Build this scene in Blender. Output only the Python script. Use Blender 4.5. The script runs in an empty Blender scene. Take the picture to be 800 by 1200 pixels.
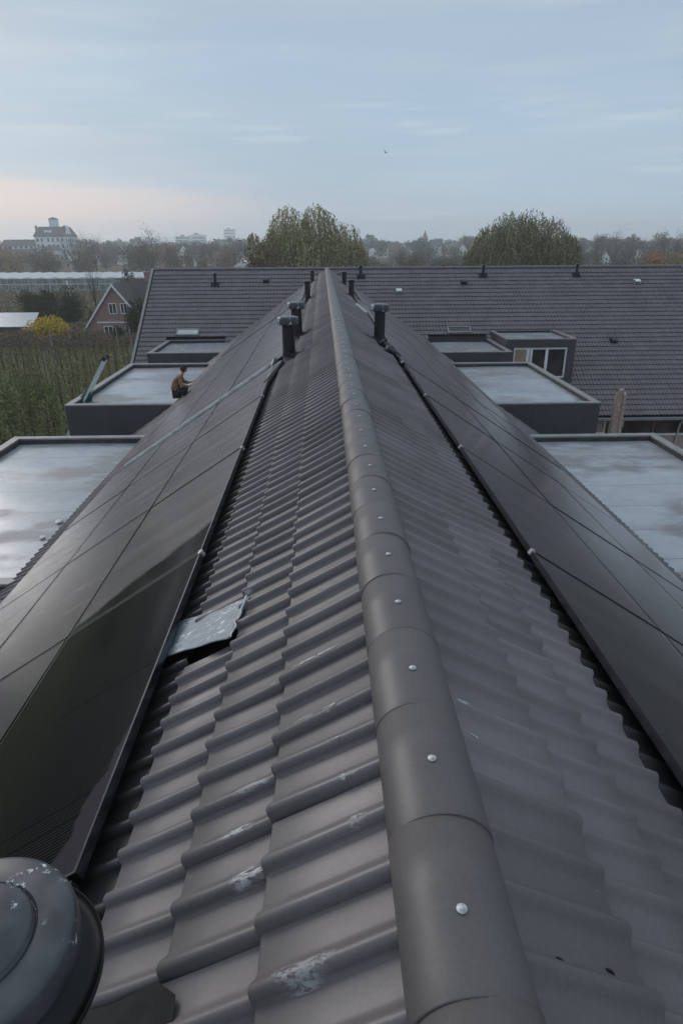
import bpy, math, random
import numpy as np
from mathutils import Vector, Matrix

rnd = random.Random(7)
R_ = math.radians
S = bpy.context.scene
COL = S.collection

# ---------------------------------------------------------------- dimensions
ZA = 9.266            # ridge height (virtual apex of the tile planes)
T = 0.6594            # roof slope
TH = math.atan(T); CT, ST = math.cos(TH), math.sin(TH)
YF = 34.01            # ridge of the cross roof
EAVE = 8.5            # horizontal distance ridge - eave
def roof_z(x, off=0.0): return ZA - T*abs(x) + off
def far_z(y, off=0.0): return ZA - T*abs(YF-y) + off

# ---------------------------------------------------------------- materials
def new_mat(name):
    m = bpy.data.materials.new(name); m.use_nodes = True
    nt = m.node_tree; b = nt.nodes['Principled BSDF']
    return m, nt, b
def N(nt, t, **kw):
    n = nt.nodes.new(t)
    for k, v in kw.items():
        if k in n.inputs.keys() if isinstance(k, str) else False: n.inputs[k].default_value = v
        else: setattr(n, k, v)
    return n
def L(nt, a, b): nt.links.new(a, b)
def c4(c): return (c[0], c[1], c[2], 1)
def noise_fac(nt, scale=5, detail=4, lo=.35, hi=.65, coord='Object', stretch=(1,1,1), rough=.55, seed=None):
    tc = N(nt, 'ShaderNodeTexCoord'); mp = N(nt, 'ShaderNodeMapping')
    mp.inputs['Scale'].default_value = stretch
    L(nt, tc.outputs[coord], mp.inputs['Vector'])
    n = N(nt, 'ShaderNodeTexNoise'); n.inputs['Scale'].default_value = scale
    n.inputs['Detail'].default_value = detail; n.inputs['Roughness'].default_value = rough
    if seed is not None: mp.inputs['Location'].default_value = (seed*3.7, seed*1.3, seed*2.1)
    L(nt, mp.outputs[0], n.inputs['Vector'])
    mr = N(nt, 'ShaderNodeMapRange'); mr.inputs['From Min'].default_value = lo; mr.inputs['From Max'].default_value = hi
    mr.interpolation_type = 'SMOOTHSTEP'
    L(nt, n.outputs['Fac'], mr.inputs['Value'])
    return mr.outputs[0], n.outputs['Fac'], mp
def mixc(nt, f, a, b):
    m = N(nt, 'ShaderNodeMix'); m.data_type = 'RGBA'
    if hasattr(f, 'links'): L(nt, f, m.inputs[0])
    else: m.inputs[0].default_value = f
    for v, i in ((a, 6), (b, 7)):
        if hasattr(v, 'links'): L(nt, v, m.inputs[i])
        else: m.inputs[i].default_value = c4(v)
    return m.outputs[2]
def mixf(nt, f, a, b):
    m = N(nt, 'ShaderNodeMix'); m.data_type = 'FLOAT'
    if hasattr(f, 'links'): L(nt, f, m.inputs[0])
    else: m.inputs[0].default_value = f
    for v, i in ((a, 2), (b, 3)):
        if hasattr(v, 'links'): L(nt, v, m.inputs[i])
        else: m.inputs[i].default_value = v
    return m.outputs[0]
def mathn(nt, op, a, b=None, clamp=False):
    m = N(nt, 'ShaderNodeMath'); m.operation = op; m.use_clamp = clamp
    for v, i in ((a, 0), (b, 1)):
        if v is None: continue
        if hasattr(v, 'links'): L(nt, v, m.inputs[i])
        else: m.inputs[i].default_value = v
    return m.outputs[0]
def bump(nt, b, h, strength=.3, dist=.01):
    n = N(nt, 'ShaderNodeBump'); n.inputs['Strength'].default_value = strength; n.inputs['Distance'].default_value = dist
    L(nt, h, n.inputs['Height']); L(nt, n.outputs[0], b.inputs['Normal'])
def simple(name, a, b2=None, rough=.7, scale=8, metal=0, spec=.5, bmp=0, bd=.01, lo=.35, hi=.65, stretch=(1,1,1), rough2=None):
    m, nt, b = new_mat(name)
    if b2 is None: b2 = tuple(x*.8 for x in a)
    f, raw, _ = noise_fac(nt, scale, 5, lo, hi, stretch=stretch)
    L(nt, mixc(nt, f, a, b2), b.inputs['Base Color'])
    if rough2 is None: b.inputs['Roughness'].default_value = rough
    else: L(nt, mixf(nt, f, rough, rough2), b.inputs['Roughness'])
    b.inputs['Metallic'].default_value = metal; b.inputs['Specular IOR Level'].default_value = spec
    if bmp: bump(nt, b, raw, bmp, bd)
    return m
M = {}
def tile_mat(name, base, dark, rough, tr=.34):
    m, nt, b = new_mat(name)
    at = N(nt, 'ShaderNodeAttribute'); at.attribute_name = 'tint'
    f, raw, _ = noise_fac(nt, 1.3, 5, .3, .7)
    f2, raw2, _ = noise_fac(nt, 90, 3, .3, .7)
    c = mixc(nt, f, base, dark)
    hv = N(nt, 'ShaderNodeHueSaturation'); L(nt, c, hv.inputs['Color'])
    v = mathn(nt, 'ADD', mathn(nt, 'MULTIPLY', at.outputs['Fac'], tr), 1-tr/2)
    v = mathn(nt, 'MULTIPLY', v, mixf(nt, f2, .93, 1.05))
    L(nt, v, hv.inputs['Value'])
    # fine pale scuffs and lichen specks
    f3, _, _ = noise_fac(nt, 30, 6, .665, .73, rough=.72)
    f4, _, _ = noise_fac(nt, 2.2, 2, .5, .65, seed=4)
    scuff = mathn(nt, 'MULTIPLY', mathn(nt, 'MULTIPLY', f3, f4), .55)
    wa = N(nt, 'ShaderNodeAttribute'); wa.attribute_name = 'dark_rows'
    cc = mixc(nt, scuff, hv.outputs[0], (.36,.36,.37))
    L(nt, mixc(nt, mathn(nt, 'MULTIPLY', wa.outputs['Fac'], .86), cc, (.012,.012,.013)), b.inputs['Base Color'])  # tile rows around and under the panels are coloured towards near black
    L(nt, mixf(nt, f, rough, rough+.14), b.inputs['Roughness'])
    b.inputs['Specular IOR Level'].default_value = .45
    bump(nt, b, raw2, .12, .002)
    return m
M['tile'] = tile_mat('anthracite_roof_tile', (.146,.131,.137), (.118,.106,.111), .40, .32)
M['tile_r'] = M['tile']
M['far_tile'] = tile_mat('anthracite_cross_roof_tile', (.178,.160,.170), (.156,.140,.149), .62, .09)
M['ridge'] = tile_mat('ridge_tile_concrete', (.112,.101,.102), (.092,.083,.084), .46, .16)
M['membrane_under'] = simple('underlay', (.012,.012,.013), rough=.8)
M['screw'] = simple('stainless_washer', (.62,.64,.66), (.35,.36,.37), rough=.5, metal=.2, scale=70)
M['alu'] = simple('mill_aluminium', (.72,.73,.74), (.55,.56,.58), rough=.35, metal=.7, scale=20)
M['rail'] = simple('pale_rail', (.72,.72,.72), (.50,.50,.51), rough=.5, metal=.1, scale=9)
M['trim'] = simple('parapet_trim_grey', (.27,.265,.265), (.21,.21,.21), rough=.5, scale=3, metal=.2)
M['dark_wall'] = simple('anthracite_cladding', (.070,.070,.078), (.058,.058,.064), rough=.55, scale=2.0)
M['dark_in'] = simple('parapet_upstand_bitumen', (.03,.031,.034), (.055,.055,.06), rough=.6, scale=4)
M['plastic'] = simple('black_pvc', (.014,.015,.018), (.022,.023,.026), rough=.38, scale=14)
M['flash'] = simple('black_lead_flashing', (.010,.010,.011), (.018,.018,.02), rough=.7, scale=18, spec=.2, bmp=.3, bd=.006)
M['rim'] = simple('matt_black_rim', (.006,.006,.007), (.010,.010,.012), rough=.42, spec=.25, scale=14)
M['white'] = simple('white_paint', (.78,.79,.80), (.66,.67,.68), rough=.5, scale=4)
M['black_metal'] = simple('black_anodised_frame', (.11,.118,.14), (.08,.086,.10), rough=.24, metal=.9, scale=3)
M['wood'] = simple('grey_wood', (.16,.12,.09), (.09,.07,.055), rough=.8, scale=6, stretch=(1,1,6))
M['post'] = simple('pale_weathered_timber', (.46,.37,.33), (.30,.21,.17), rough=.85, scale=9, stretch=(2,2,1.2), bmp=.6, bd=.02)
M['bark'] = simple('bark', (.075,.058,.045), (.04,.033,.027), rough=.9, scale=12)
M['bark_far'] = simple('far_bark', (.12,.095,.08), (.08,.065,.055), rough=.9, scale=3)
M['glass_dark'] = simple('dark_window_glass', (.02,.022,.025), (.035,.035,.035), rough=.08, scale=1.5, spec=.8)
M['brick_red'] = None

def cap_mat():
    m, nt, b = new_mat('dusty_black_cap')
    f, raw, _ = noise_fac(nt, 14, 6, .35, .7)
    c = mixc(nt, f, (.040,.042,.050), (.068,.071,.081))
    f2, _, _ = noise_fac(nt, 12, 8, .55, .575, rough=.78, seed=3)
    f3, _, _ = noise_fac(nt, 9, 2, .50, .56, seed=6)
    c = mixc(nt, mathn(nt, 'MULTIPLY', f2, f3), c, (.62,.66,.7))
    L(nt, c, b.inputs['Base Color']); L(nt, mixf(nt, f, .3, .48), b.inputs['Roughness'])
    bump(nt, b, raw, .15, .003)
    return m
M['cap'] = cap_mat()

def lead_mat():
    m, nt, b = new_mat('grey_lead_sheet')
    f, raw, _ = noise_fac(nt, 16, 6, .35, .65, rough=.65, stretch=(1,2.4,1))
    f2, _, _ = noise_fac(nt, 34, 6, .57, .60, seed=2, stretch=(1,2,1))
    f3, _, _ = noise_fac(nt, 7, 2, .42, .56, seed=8)
    c = mixc(nt, f, (.17,.205,.245), (.25,.29,.335))
    c = mixc(nt, mathn(nt, 'MULTIPLY', f2, f3), c, (.72,.76,.8))
    L(nt, c, b.inputs['Base Color']); b.inputs['Roughness'].default_value = .38
    bump(nt, b, raw, .8, .012)
    return m
M['lead'] = lead_mat()

def brick_mat(name, a, b2, mortar, scale=1.0):
    m, nt, b = new_mat(name)
    tc = N(nt, 'ShaderNodeTexCoord'); mp = N(nt, 'ShaderNodeMapping'); mp.inputs['Rotation'].default_value = (R_(90),0,0)
    L(nt, tc.outputs['Object'], mp.inputs['Vector'])
    br = N(nt, 'ShaderNodeTexBrick'); br.inputs['Scale'].default_value = scale
    br.inputs['Color1'].default_value = c4(a); br.inputs['Color2'].default_value = c4(b2); br.inputs['Mortar'].default_value = c4(mortar)
    br.inputs['Brick Width'].default_value = .22; br.inputs['Row Height'].default_value = .065; br.inputs['Mortar Size'].default_value = .008
    L(nt, mp.outputs[0], br.inputs['Vector'])
    f, _, _ = noise_fac(nt, 1.2, 3)
    L(nt, mixc(nt, mathn(nt, 'MULTIPLY', f, .35), br.outputs['Color'], tuple(x*.6 for x in a)), b.inputs['Base Color'])
    b.inputs['Roughness'].default_value = .9
    return m
M['brick_red'] = brick_mat('red_brown_brick', (.36,.20,.18), (.27,.145,.13), (.34,.29,.27))
M['brick_pale'] = brick_mat('pale_brick', (.42,.32,.28), (.34,.25,.22), (.4,.38,.36))

def flat_roof_mat(seed):
    m, nt, b = new_mat('damp_flat_roof_membrane')
    f, raw, _ = noise_fac(nt, .55, 7, .44, .56, stretch=(.6,1,1), rough=.62, seed=seed)
    f2, raw2, _ = noise_fac(nt, 3.5, 6, .35, .7, seed=seed+3)
    f5, _, _ = noise_fac(nt, 1.1, 4, .5, .62, stretch=(1,2,1), seed=seed+7)
    c = mixc(nt, f, (.205,.205,.22), (.34,.375,.415))
    c = mixc(nt, mathn(nt, 'MULTIPLY', f2, .35), c, (.20,.20,.215))
    c = mixc(nt, mathn(nt, 'MULTIPLY', f5, .5), c, (.38,.41,.44))
    # welded sheet laps every metre
    tc = N(nt, 'ShaderNodeTexCoord'); sp = N(nt, 'ShaderNodeSeparateXYZ'); L(nt, tc.outputs['Object'], sp.inputs[0])
    lap = mathn(nt, 'FRACT', mathn(nt, 'ADD', sp.outputs['Y'], mathn(nt, 'MULTIPLY', raw2, .04)))
    lapm = mathn(nt, 'LESS_THAN', lap, .03)
    c = mixc(nt, mathn(nt, 'MULTIPLY', lapm, .6), c, (.12,.12,.13))
    L(nt, c, b.inputs['Base Color'])
    L(nt, mixf(nt, f, .5, .24), b.inputs['Roughness'])
    b.inputs['Specular IOR Level'].default_value = .6
    bump(nt, b, raw2, .25, .006)
    return m
FLATM = [flat_roof_mat(s) for s in (1, 5, 11, 17)]

def glass_mat(name, kind):
    m, nt, b = new_mat(name)
    tc = N(nt, 'ShaderNodeTexCoord'); sp = N(nt, 'ShaderNodeSeparateXYZ'); L(nt, tc.outputs['Object'], sp.inputs[0])
    # busbars and cell gaps (x: down the slope, y: along the ridge)
    fx = mathn(nt, 'FRACT', mathn(nt, 'MULTIPLY', sp.outputs['Y'], 1/.0155))
    fine = mathn(nt, 'LESS_THAN', fx, .16)
    gx = mathn(nt, 'LESS_THAN', mathn(nt, 'FRACT', mathn(nt, 'MULTIPLY', sp.outputs['X'], 1/.183)), .018)
    gy = mathn(nt, 'LESS_THAN', mathn(nt, 'FRACT', mathn(nt, 'MULTIPLY', sp.outputs['Y'], 1/.0912)), .03)
    c = mixc(nt, mathn(nt, 'MULTIPLY', fine, .8), (.004,.004,.005), (.050,.050,.052))
    c = mixc(nt, mathn(nt, 'MAXIMUM', gx, gy), c, (.004,.004,.005))
    fd, raw, _ = noise_fac(nt, 1.6, 5, .3, .7, coord='Object', stretch=(.35,2.2,1), rough=.6)
    if kind == 'dry':
        f9, r9, _ = noise_fac(nt, 5, 5, .3, .7)
        e9 = mathn(nt, 'SUBTRACT', mathn(nt, 'ADD', sp.outputs['X'], mathn(nt, 'MULTIPLY', mathn(nt, 'SUBTRACT', r9, .5), .22)), mathn(nt, 'ADD', .66, mathn(nt, 'MULTIPLY', sp.outputs['Y'], .28)))
        mr = N(nt, 'ShaderNodeMapRange'); mr.inputs['From Min'].default_value = 0; mr.inputs['From Max'].default_value = .02; L(nt, e9, mr.inputs['Value'])
        dew = mathn(nt, 'ADD', mathn(nt, 'MULTIPLY', mr.outputs[0], .8), mathn(nt, 'MULTIPLY', fd, .03))
    elif kind == 'tongue':
        # dew wiped off towards the near lower corner
        f9, r9, _ = noise_fac(nt, 3, 4, .3, .7)
        edge = mathn(nt, 'ADD', mathn(nt, 'SUBTRACT', sp.outputs['Y'], mathn(nt, 'MULTIPLY', sp.outputs['X'], .38)), mathn(nt, 'MULTIPLY', mathn(nt, 'SUBTRACT', r9, .5), .35))
        mr = N(nt, 'ShaderNodeMapRange'); mr.inputs['From Min'].default_value = -.86; mr.inputs['From Max'].default_value = -.78
        L(nt, edge, mr.inputs['Value'])
        dew = mathn(nt, 'MULTIPLY', mr.outputs[0], mixf(nt, fd, .75, 1.0))
    else:
        dew = mixf(nt, fd, .72, 1.0)
    c = mixc(nt, dew, c, (.034,.030,.037) if kind != 'thin' else (.026,.026,.036))
    L(nt, mathn(nt, 'MULTIPLY', dew, .30 if kind != 'thin' else .14), b.inputs['Sheen Weight']); b.inputs['Sheen Roughness'].default_value = .27; b.inputs['Sheen Tint'].default_value = (1,.92,.96,1)
    L(nt, c, b.inputs['Base Color'])
    L(nt, mixf(nt, dew, .08, .24 if kind != 'thin' else .17), b.inputs['Roughness'])
    if kind == 'dry': b.inputs['Specular IOR Level'].default_value = .04
    else: L(nt, mixf(nt, dew, .10, .24 if kind != 'thin' else .42), b.inputs['Specular IOR Level'])
    return m
M['glass'] = glass_mat('dewy_solar_glass', 'dew')
M['glass_thin'] = glass_mat('thinly_dewed_solar_glass', 'thin')
M['glass_dry'] = glass_mat('dry_solar_glass', 'dry')
M['glass_tongue'] = glass_mat('part_dry_solar_glass', 'tongue')

# ---------------------------------------------------------------- mesh helpers
def mk(name, V, F, mat, parent=None, smooth=False, tint=None, mats=None, midx=None):
    me = bpy.data.meshes.new(name)
    V = np.asarray(V, np.float32).reshape(-1, 3)
    if isinstance(F, np.ndarray):
        nf, k = F.shape
        me.vertices.add(len(V)); me.vertices.foreach_set('co', V.ravel())
        me.loops.add(nf*k); me.loops.foreach_set('vertex_index', F.astype(np.int32).ravel())
        me.polygons.add(nf); me.polygons.foreach_set('loop_start', np.arange(0, nf*k, k, dtype=np.int32))
        me.update(calc_edges=True)
    else:
        me.from_pydata([tuple(map(float, v)) for v in V], [], [tuple(f) for f in F]); me.update()
    if tint is not None:
        a = me.attributes.new('tint', 'FLOAT', 'FACE'); a.data.foreach_set('value', np.asarray(tint, np.float32))
    if smooth: me.polygons.foreach_set('use_smooth', np.ones(len(me.polygons), bool))
    if mats:
        for m_ in mats: me.materials.append(m_)
        me.polygons.foreach_set('material_index', np.asarray(midx, np.int32))
    elif mat: me.materials.append(mat)
    me.validate(); me.update()
    o = bpy.data.objects.new(name, me); COL.objects.link(o)
    if parent: o.parent = parent
    return o
class MB:
    def __init__(s): s.v = []; s.f = []
    def add(s, V, F):
        n = len(s.v); s.v += [tuple(p) for p in V]; s.f += [tuple(i+n for i in f) for f in F]
    def box(s, a, b, bev=0):
        x0,y0,z0 = a; x1,y1,z1 = b
        s.add([(x0,y0,z0),(x1,y0,z0),(x1,y1,z0),(x0,y1,z0),(x0,y0,z1),(x1,y0,z1),(x1,y1,z1),(x0,y1,z1)],
              [(0,3,2,1),(4,5,6,7),(0,1,5,4),(1,2,6,5),(2,3,7,6),(3,0,4,7)])
    def obox(s, c, ax, ay, az):
        c, ax, ay, az = map(Vector, (c, ax, ay, az))
        V = [c + sx*ax + sy*ay + sz*az for sz in (-1,1) for sx, sy in ((-1,-1),(1,-1),(1,1),(-1,1))]
        s.add(V, [(0,3,2,1),(4,5,6,7),(0,1,5,4),(1,2,6,5),(2,3,7,6),(3,0,4,7)])
    def tube(s, pts, rad, n=8, cap=True):
        pts = [Vector(p) for p in pts]; rings = []
        if not hasattr(rad, '__len__'): rad = [rad]*len(pts)
        for i, p in enumerate(pts):
            d = (pts[min(i+1, len(pts)-1)] - pts[max(i-1, 0)]).normalized()
            u = d.cross(Vector((0,0,1)))
            if u.length < .05: u = d.cross(Vector((1,0,0)))
            u.normalize(); w = d.cross(u)
            rings.append([p + rad[i]*(math.cos(2*math.pi*k/n)*u + math.sin(2*math.pi*k/n)*w) for k in range(n)])
        V = [v for r in rings for v in r]; F = []
        for i in range(len(pts)-1):
            for k in range(n): F.append((i*n+k, i*n+(k+1)%n, (i+1)*n+(k+1)%n, (i+1)*n+k))
        if cap: F += [tuple(range(n-1,-1,-1)), tuple((len(pts)-1)*n+k for k in range(n))]
        s.add(V, F)
    def lathe(s, prof, n=32, c=(0,0,0)):
        V = []; F = []
        for r, z in prof:
            for k in range(n): V.append((c[0]+r*math.cos(2*math.pi*k/n), c[1]+r*math.sin(2*math.pi*k/n), c[2]+z))
        for i in range(len(prof)-1):
            for k in range(n): F.append((i*n+k, i*n+(k+1)%n, (i+1)*n+(k+1)%n, (i+1)*n+k))
        F += [tuple(range(n-1,-1,-1)), tuple((len(prof)-1)*n+k for k in range(n))]
        s.add(V, F)
    def prism(s, poly, y0, y1):    # polygon in x,z swept along y
        n = len(poly)
        s.add([(x,y0,z) for x,z in poly]+[(x,y1,z) for x,z in poly],
              [tuple(range(n)), tuple(range(2*n-1,n-1,-1))]+[(i,(i+1)%n+0,n+(i+1)%n,n+i)[::-1] for i in range(n)])
    def build(s, name, mat, parent=None, smooth=False): return mk(name, s.v, s.f, mat, parent, smooth)
def empty(name, loc=(0,0,0)):
    o = bpy.data.objects.new(name, None); COL.objects.link(o); o.location = loc; o.empty_display_size = .1; return o
def tag(o, label=None, cat=None, group=None, kind=None):
    if label: o['label'] = label
    if cat: o['category'] = cat
    if group: o['group'] = group
    if kind: o['kind'] = kind
    return o
def dup(o, parent=None):
    c = o.copy(); COL.objects.link(c)
    if parent is not None: c.parent = parent
    for ch in KIDS.get(o.name, []): dup(ch, c)
    return c
KIDS = {}
def reg(root):
    def walk(o):
        ks = [x for x in bpy.data.objects if x.parent == o]
        if ks: KIDS[o.name] = ks
        for k in ks: walk(k)
    walk(root); return root
def bevel(o, w=.01, seg=2):
    m = o.modifiers.new('bevel', 'BEVEL'); m.width = w; m.segments = seg; m.limit_method = 'ANGLE'; m.angle_limit = R_(40); return o

# ---------------------------------------------------------------- roof tiles
GA = .30       # cover along slope
PR = [(0.0,-.010),(.001,.001),(.005,.012),(.010,.023),(.018,.0295),(.028,.030),(.038,.026),(.049,.016),(.060,.007),(.074,.003),(.110,.001),(.143,.000)]
def tile_template(detail=True, TK=.026):
    U = []; H = []
    for per in (0, 1):
        for k, (u, h) in enumerate(PR):
            if not detail and k in (0, 2, 6, 8, 10): continue
            if per == 1 and k == 0: continue
            U.append(u+.15*per); H.append(h - (.002 if k < 1 else 0))
    U.append(.302); H.append(.001)
    U = np.array(U); H = np.array(H); n = len(U)
    rows = [(0.0, 0.0), (GA*.55, TK*.5), (GA-.006, TK), (GA, TK-.004)]
    V = []; 
    for v, dh in rows: V.append(np.stack([U, np.full(n, v), H+dh], 1))
    V.append(np.stack([U, np.full(n, GA), H+TK-.004], 1))       # own verts: sharp butt edge
    V.append(np.stack([U, np.full(n, GA-.012), H-.004], 1))
    V = np.concatenate(V); F = []
    for r in (0, 1, 2, 4):
        for i in range(n-1): F.append((r*n+i, r*n+i+1, (r+1)*n+i+1, (r+1)*n+i))
    return V, np.array(F)
def build_tiles(name, u0s, vrows, origin, du, dv, nn, keep, mat, parent, detail=True, mirror=False, seed=1, jit=1.25, TK=.026, vmin=None, dark_rows=None, uscale=1.0):
    rg = np.random.default_rng(seed)
    TV, TF = tile_template(detail, TK); m = len(TV)
    if uscale != 1.0: TV = TV.copy(); TV[:,0] *= uscale
    if mirror: TV = TV.copy(); TV[:,0] = .30 - TV[:,0]
    tiles = []
    for u in u0s:
        for v in vrows:
            c = origin + du*(u+.15) + dv*(v+GA/2)
            if keep(c): tiles.append((u, v))
    tiles = np.array(tiles); nT = len(tiles)
    off = tiles[:, None, :] + rg.normal(0, .0016*jit, (nT,1,2))
    U = TV[None,:,0] + off[:,:,0] + rg.normal(0,.0035*jit,(nT,1))*(TV[None,:,1]/GA)
    Vv = TV[None,:,1] + off[:,:,1] + rg.normal(0,.0025*jit,(nT,1))*(TV[None,:,0]/.3-.5)
    if vmin is not None:
        top = np.abs(tiles[:,1]-V0) < .01
        Vv[top] = vmin + (Vv[top]-V0)*(GA+V0-vmin)/GA
    H = TV[None,:,2] + np.abs(rg.normal(0,.0018*jit,(nT,1)))*(TV[None,:,1]/GA) + rg.normal(0,.0012*jit,(nT,1))*(TV[None,:,0]/.3-.5)
    P = origin[None,None,:] + U[...,None]*du + Vv[...,None]*dv + H[...,None]*nn
    F = (TF[None] + (np.arange(nT)*m)[:,None,None]).reshape(-1,4)
    if (np.cross(du, dv)@nn < 0) != mirror: F = F[:, ::-1]
    tint = np.repeat(rg.uniform(0,1,nT), len(TF))
    o = mk(name, P.reshape(-1,3), F, mat, parent, smooth=True, tint=tint)
    if dark_rows is not None:
        wv = np.repeat(np.array([1.0 if dark_rows(u, v) else 0.0 for u, v in tiles]), len(TF))
        a = o.data.attributes.new('dark_rows', 'FLOAT', 'FACE'); a.data.foreach_set('value', wv.astype(np.float32))
    return o
A = np.array
house = empty('row_house', (0, 10, 0))
tag(house, 'long row house we look along, anthracite tiled gable roof with rounded ridge in the middle', 'house')
LB = [(7.3,14.2),(17.25,23.7),(26.1,29.9)]     # dormer boxes, left
RB = [(7.2,14.0),(17.05,23.5),(25.9,29.9)]     # right
S_IN = 4.5; BXL, BXR = 7.38, 7.42
V0 = .40/CT - .30        # a course line falls .40 m from the ridge
vr = [V0+.30*k for k in range(0, 35)]
vr = [v for v in vr if v > -.2 and (v+.3)*CT <= EAVE+.05]
def keep_side(boxes, sg):
    def k(c):
        x, y = abs(c[0]), c[1]
        if y > YF - x + .32: return False
        for a, b in boxes:
            if x > S_IN+.02 and a+.0 < y < b: return False
        if sg < 0 and -.9 < c[0] < -.66 and 2.2 < c[1] < 2.72: return False
        return True
    return k
us = [-3.0+.30*k + .053 for k in range(0, 123)]
def local(o_, parent):   # keep world placement under a moved parent
    o_.matrix_parent_inverse = Matrix.Translation(-parent.location)
    return o_
tl = build_tiles('roof', us, vr, A([0,0,ZA]), A([0,1.,0]), A([-CT,0,-ST]), A([-ST,0,CT]), keep_side(LB,-1), M['tile'], house, seed=3, vmin=.06, dark_rows=lambda u, v: V0+.85 < v < 4.3 and (u < 10.1 or u > 10.5) and u < 28.2)
tr = build_tiles('roof', us, vr, A([0,0,ZA]), A([0,1.,0]), A([CT,0,-ST]), A([ST,0,CT]), keep_side(RB,1), M['tile_r'], house, mirror=True, seed=4, TK=.034, vmin=.06, dark_rows=lambda u, v: V0+.85 < v < 4.3 and u < 28.2)
pt = build_tiles('cut_tile', [us[17]], [V0+.60], A([0,0,ZA]), A([0,1.,0]), A([-CT,0,-ST]), A([-ST,0,CT]), lambda c: True, M['tile'], house, seed=8, uscale=.84)
local(pt, house)
local(tl, house); local(tr, house)
# dark underlay below the battens, one sheet per slope
for sg in (-1, 1):
    mb = MB(); d = .055
    mb.add([(0,-3.02,ZA-d),(sg*EAVE,-3.02,roof_z(EAVE)-d),(sg*EAVE,YF-EAVE,roof_z(EAVE)-d),(0,YF,ZA-d)], [(0,1,2,3)])
    local(mb.build('roof_underlay', M['membrane_under'], house), house)
    mb = MB()      # valley gutter
    for w in (.16,):
        a = Vector((0,YF,ZA)); b = Vector((sg*EAVE, YF-EAVE, roof_z(EAVE)))
        p = Vector((sg*w,w,0)); up = Vector((0,0,.012))
        mb.add([a+up-p*.2, b+up-Vector((0,w,w*T*.0)), b+up+Vector((sg*w,0,-w*T*0)), a+up+p*.2], [(0,1,2,3)])
    local(mb.build('valley_gutter', M['flash'], house), house)
# walls
mb = MB()
mb.box((-8.05,-2.9,0),(-7.85,YF-8,3.75)); mb.box((7.85,-2.9,0),(8.05,YF-8,3.75))
mb.prism([(-7.85,0),(7.85,0),(7.85,3.9),(0,ZA-.15),(-7.85,3.9)], -2.9, -2.7)
local(mb.build('wall', M['brick_pale'], house), house)
for sg in (-1,1):
    mb = MB(); z = roof_z(EAVE)
    mb.box((sg*(EAVE+.07)-.065,-3.0,z-.12),(sg*(EAVE+.07)+.065,YF-EAVE-.2,z-.02))
    local(mb.build('gutter', M['trim'], house), house)
# ridge tiles, each its own part with its screw
def ridge_tile_mesh(w=.119, top=.073, length=.372, n=26, name='ridge_tile'):
    V = []; F = []
    def prof(k, sc, inner=0):
        a = R_(-96 + 192*k/(n-1)); w_ = (w-inner)*sc
        return (w_*math.sin(a), -.034+(top+.034-inner)*sc*math.cos(a))
    st = [(0,1.000),(.003,1.004),(.04,1.003),(.08,1.001),(.2,1.000),(length,.994)]
    for y, sc in st:
        for k in range(n): x, z = prof(k, sc); V.append((x, y, z-.0))
    for i in range(len(st)-1):
        for k in range(n-1): F.append((i*n+k, i*n+k+1, (i+1)*n+k+1, (i+1)*n+k))
    b0 = len(V)
    for y, sc in (st[0], st[-1]):
        for k in range(n): x, z = prof(k, sc, .014); V.append((x, y, z))
    for k in range(n-1):
        F.append((k, b0+k, b0+k+1, k+1)); F.append((5*n+k, 5*n+k+1, b0+n+k+1, b0+n+k)); F.append((b0+k, b0+n+k, b0+n+k+1, b0+k+1))
    return V, F
V, F = ridge_tile_mesh()
def tint_obj(o, v):
    a = o.data.attributes.new('tint', 'FLOAT', 'FACE'); a.data.foreach_set('value', np.full(len(o.data.polygons), v, np.float32))
protos = []
for q in range(5):
    o = mk('ridge_tile', V, F, M['ridge'], house, smooth=True); tint_obj(o, .25+.13*q); protos.append(o)
mb = MB(); mb.lathe([(.0108,0),(.0108,.0012),(.0095,.0022),(.0052,.0024),(.0050,.0042),(.0015,.0046)], 20)
screw0 = mb.build('screw', M['screw'], None, True)
Y0S = .7947
for k in range(-9, 91):
    y = Y0S + .366*k - .155
    src = protos[rnd.randrange(5)]
    o = src.copy() if k > -5 else (protos[k+9] if k+9 < 5 else src.copy())
    if o.name not in COL.objects: COL.objects.link(o)
    o.parent = house
    o.matrix_parent_inverse = Matrix.Translation(-house.location)
    o.location = (rnd.uniform(-.0025,.0025), y, ZA+rnd.uniform(-.0015,.0015)); o.rotation_euler = (0, rnd.uniform(-.02,.02), rnd.uniform(-.004,.004))
    s = screw0 if k == -9 else screw0.copy()
    if k != -9: COL.objects.link(s)
    s.parent = o; s.location = (rnd.uniform(-.004,.004), .155+rnd.uniform(-.006,.006), .0745)

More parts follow.
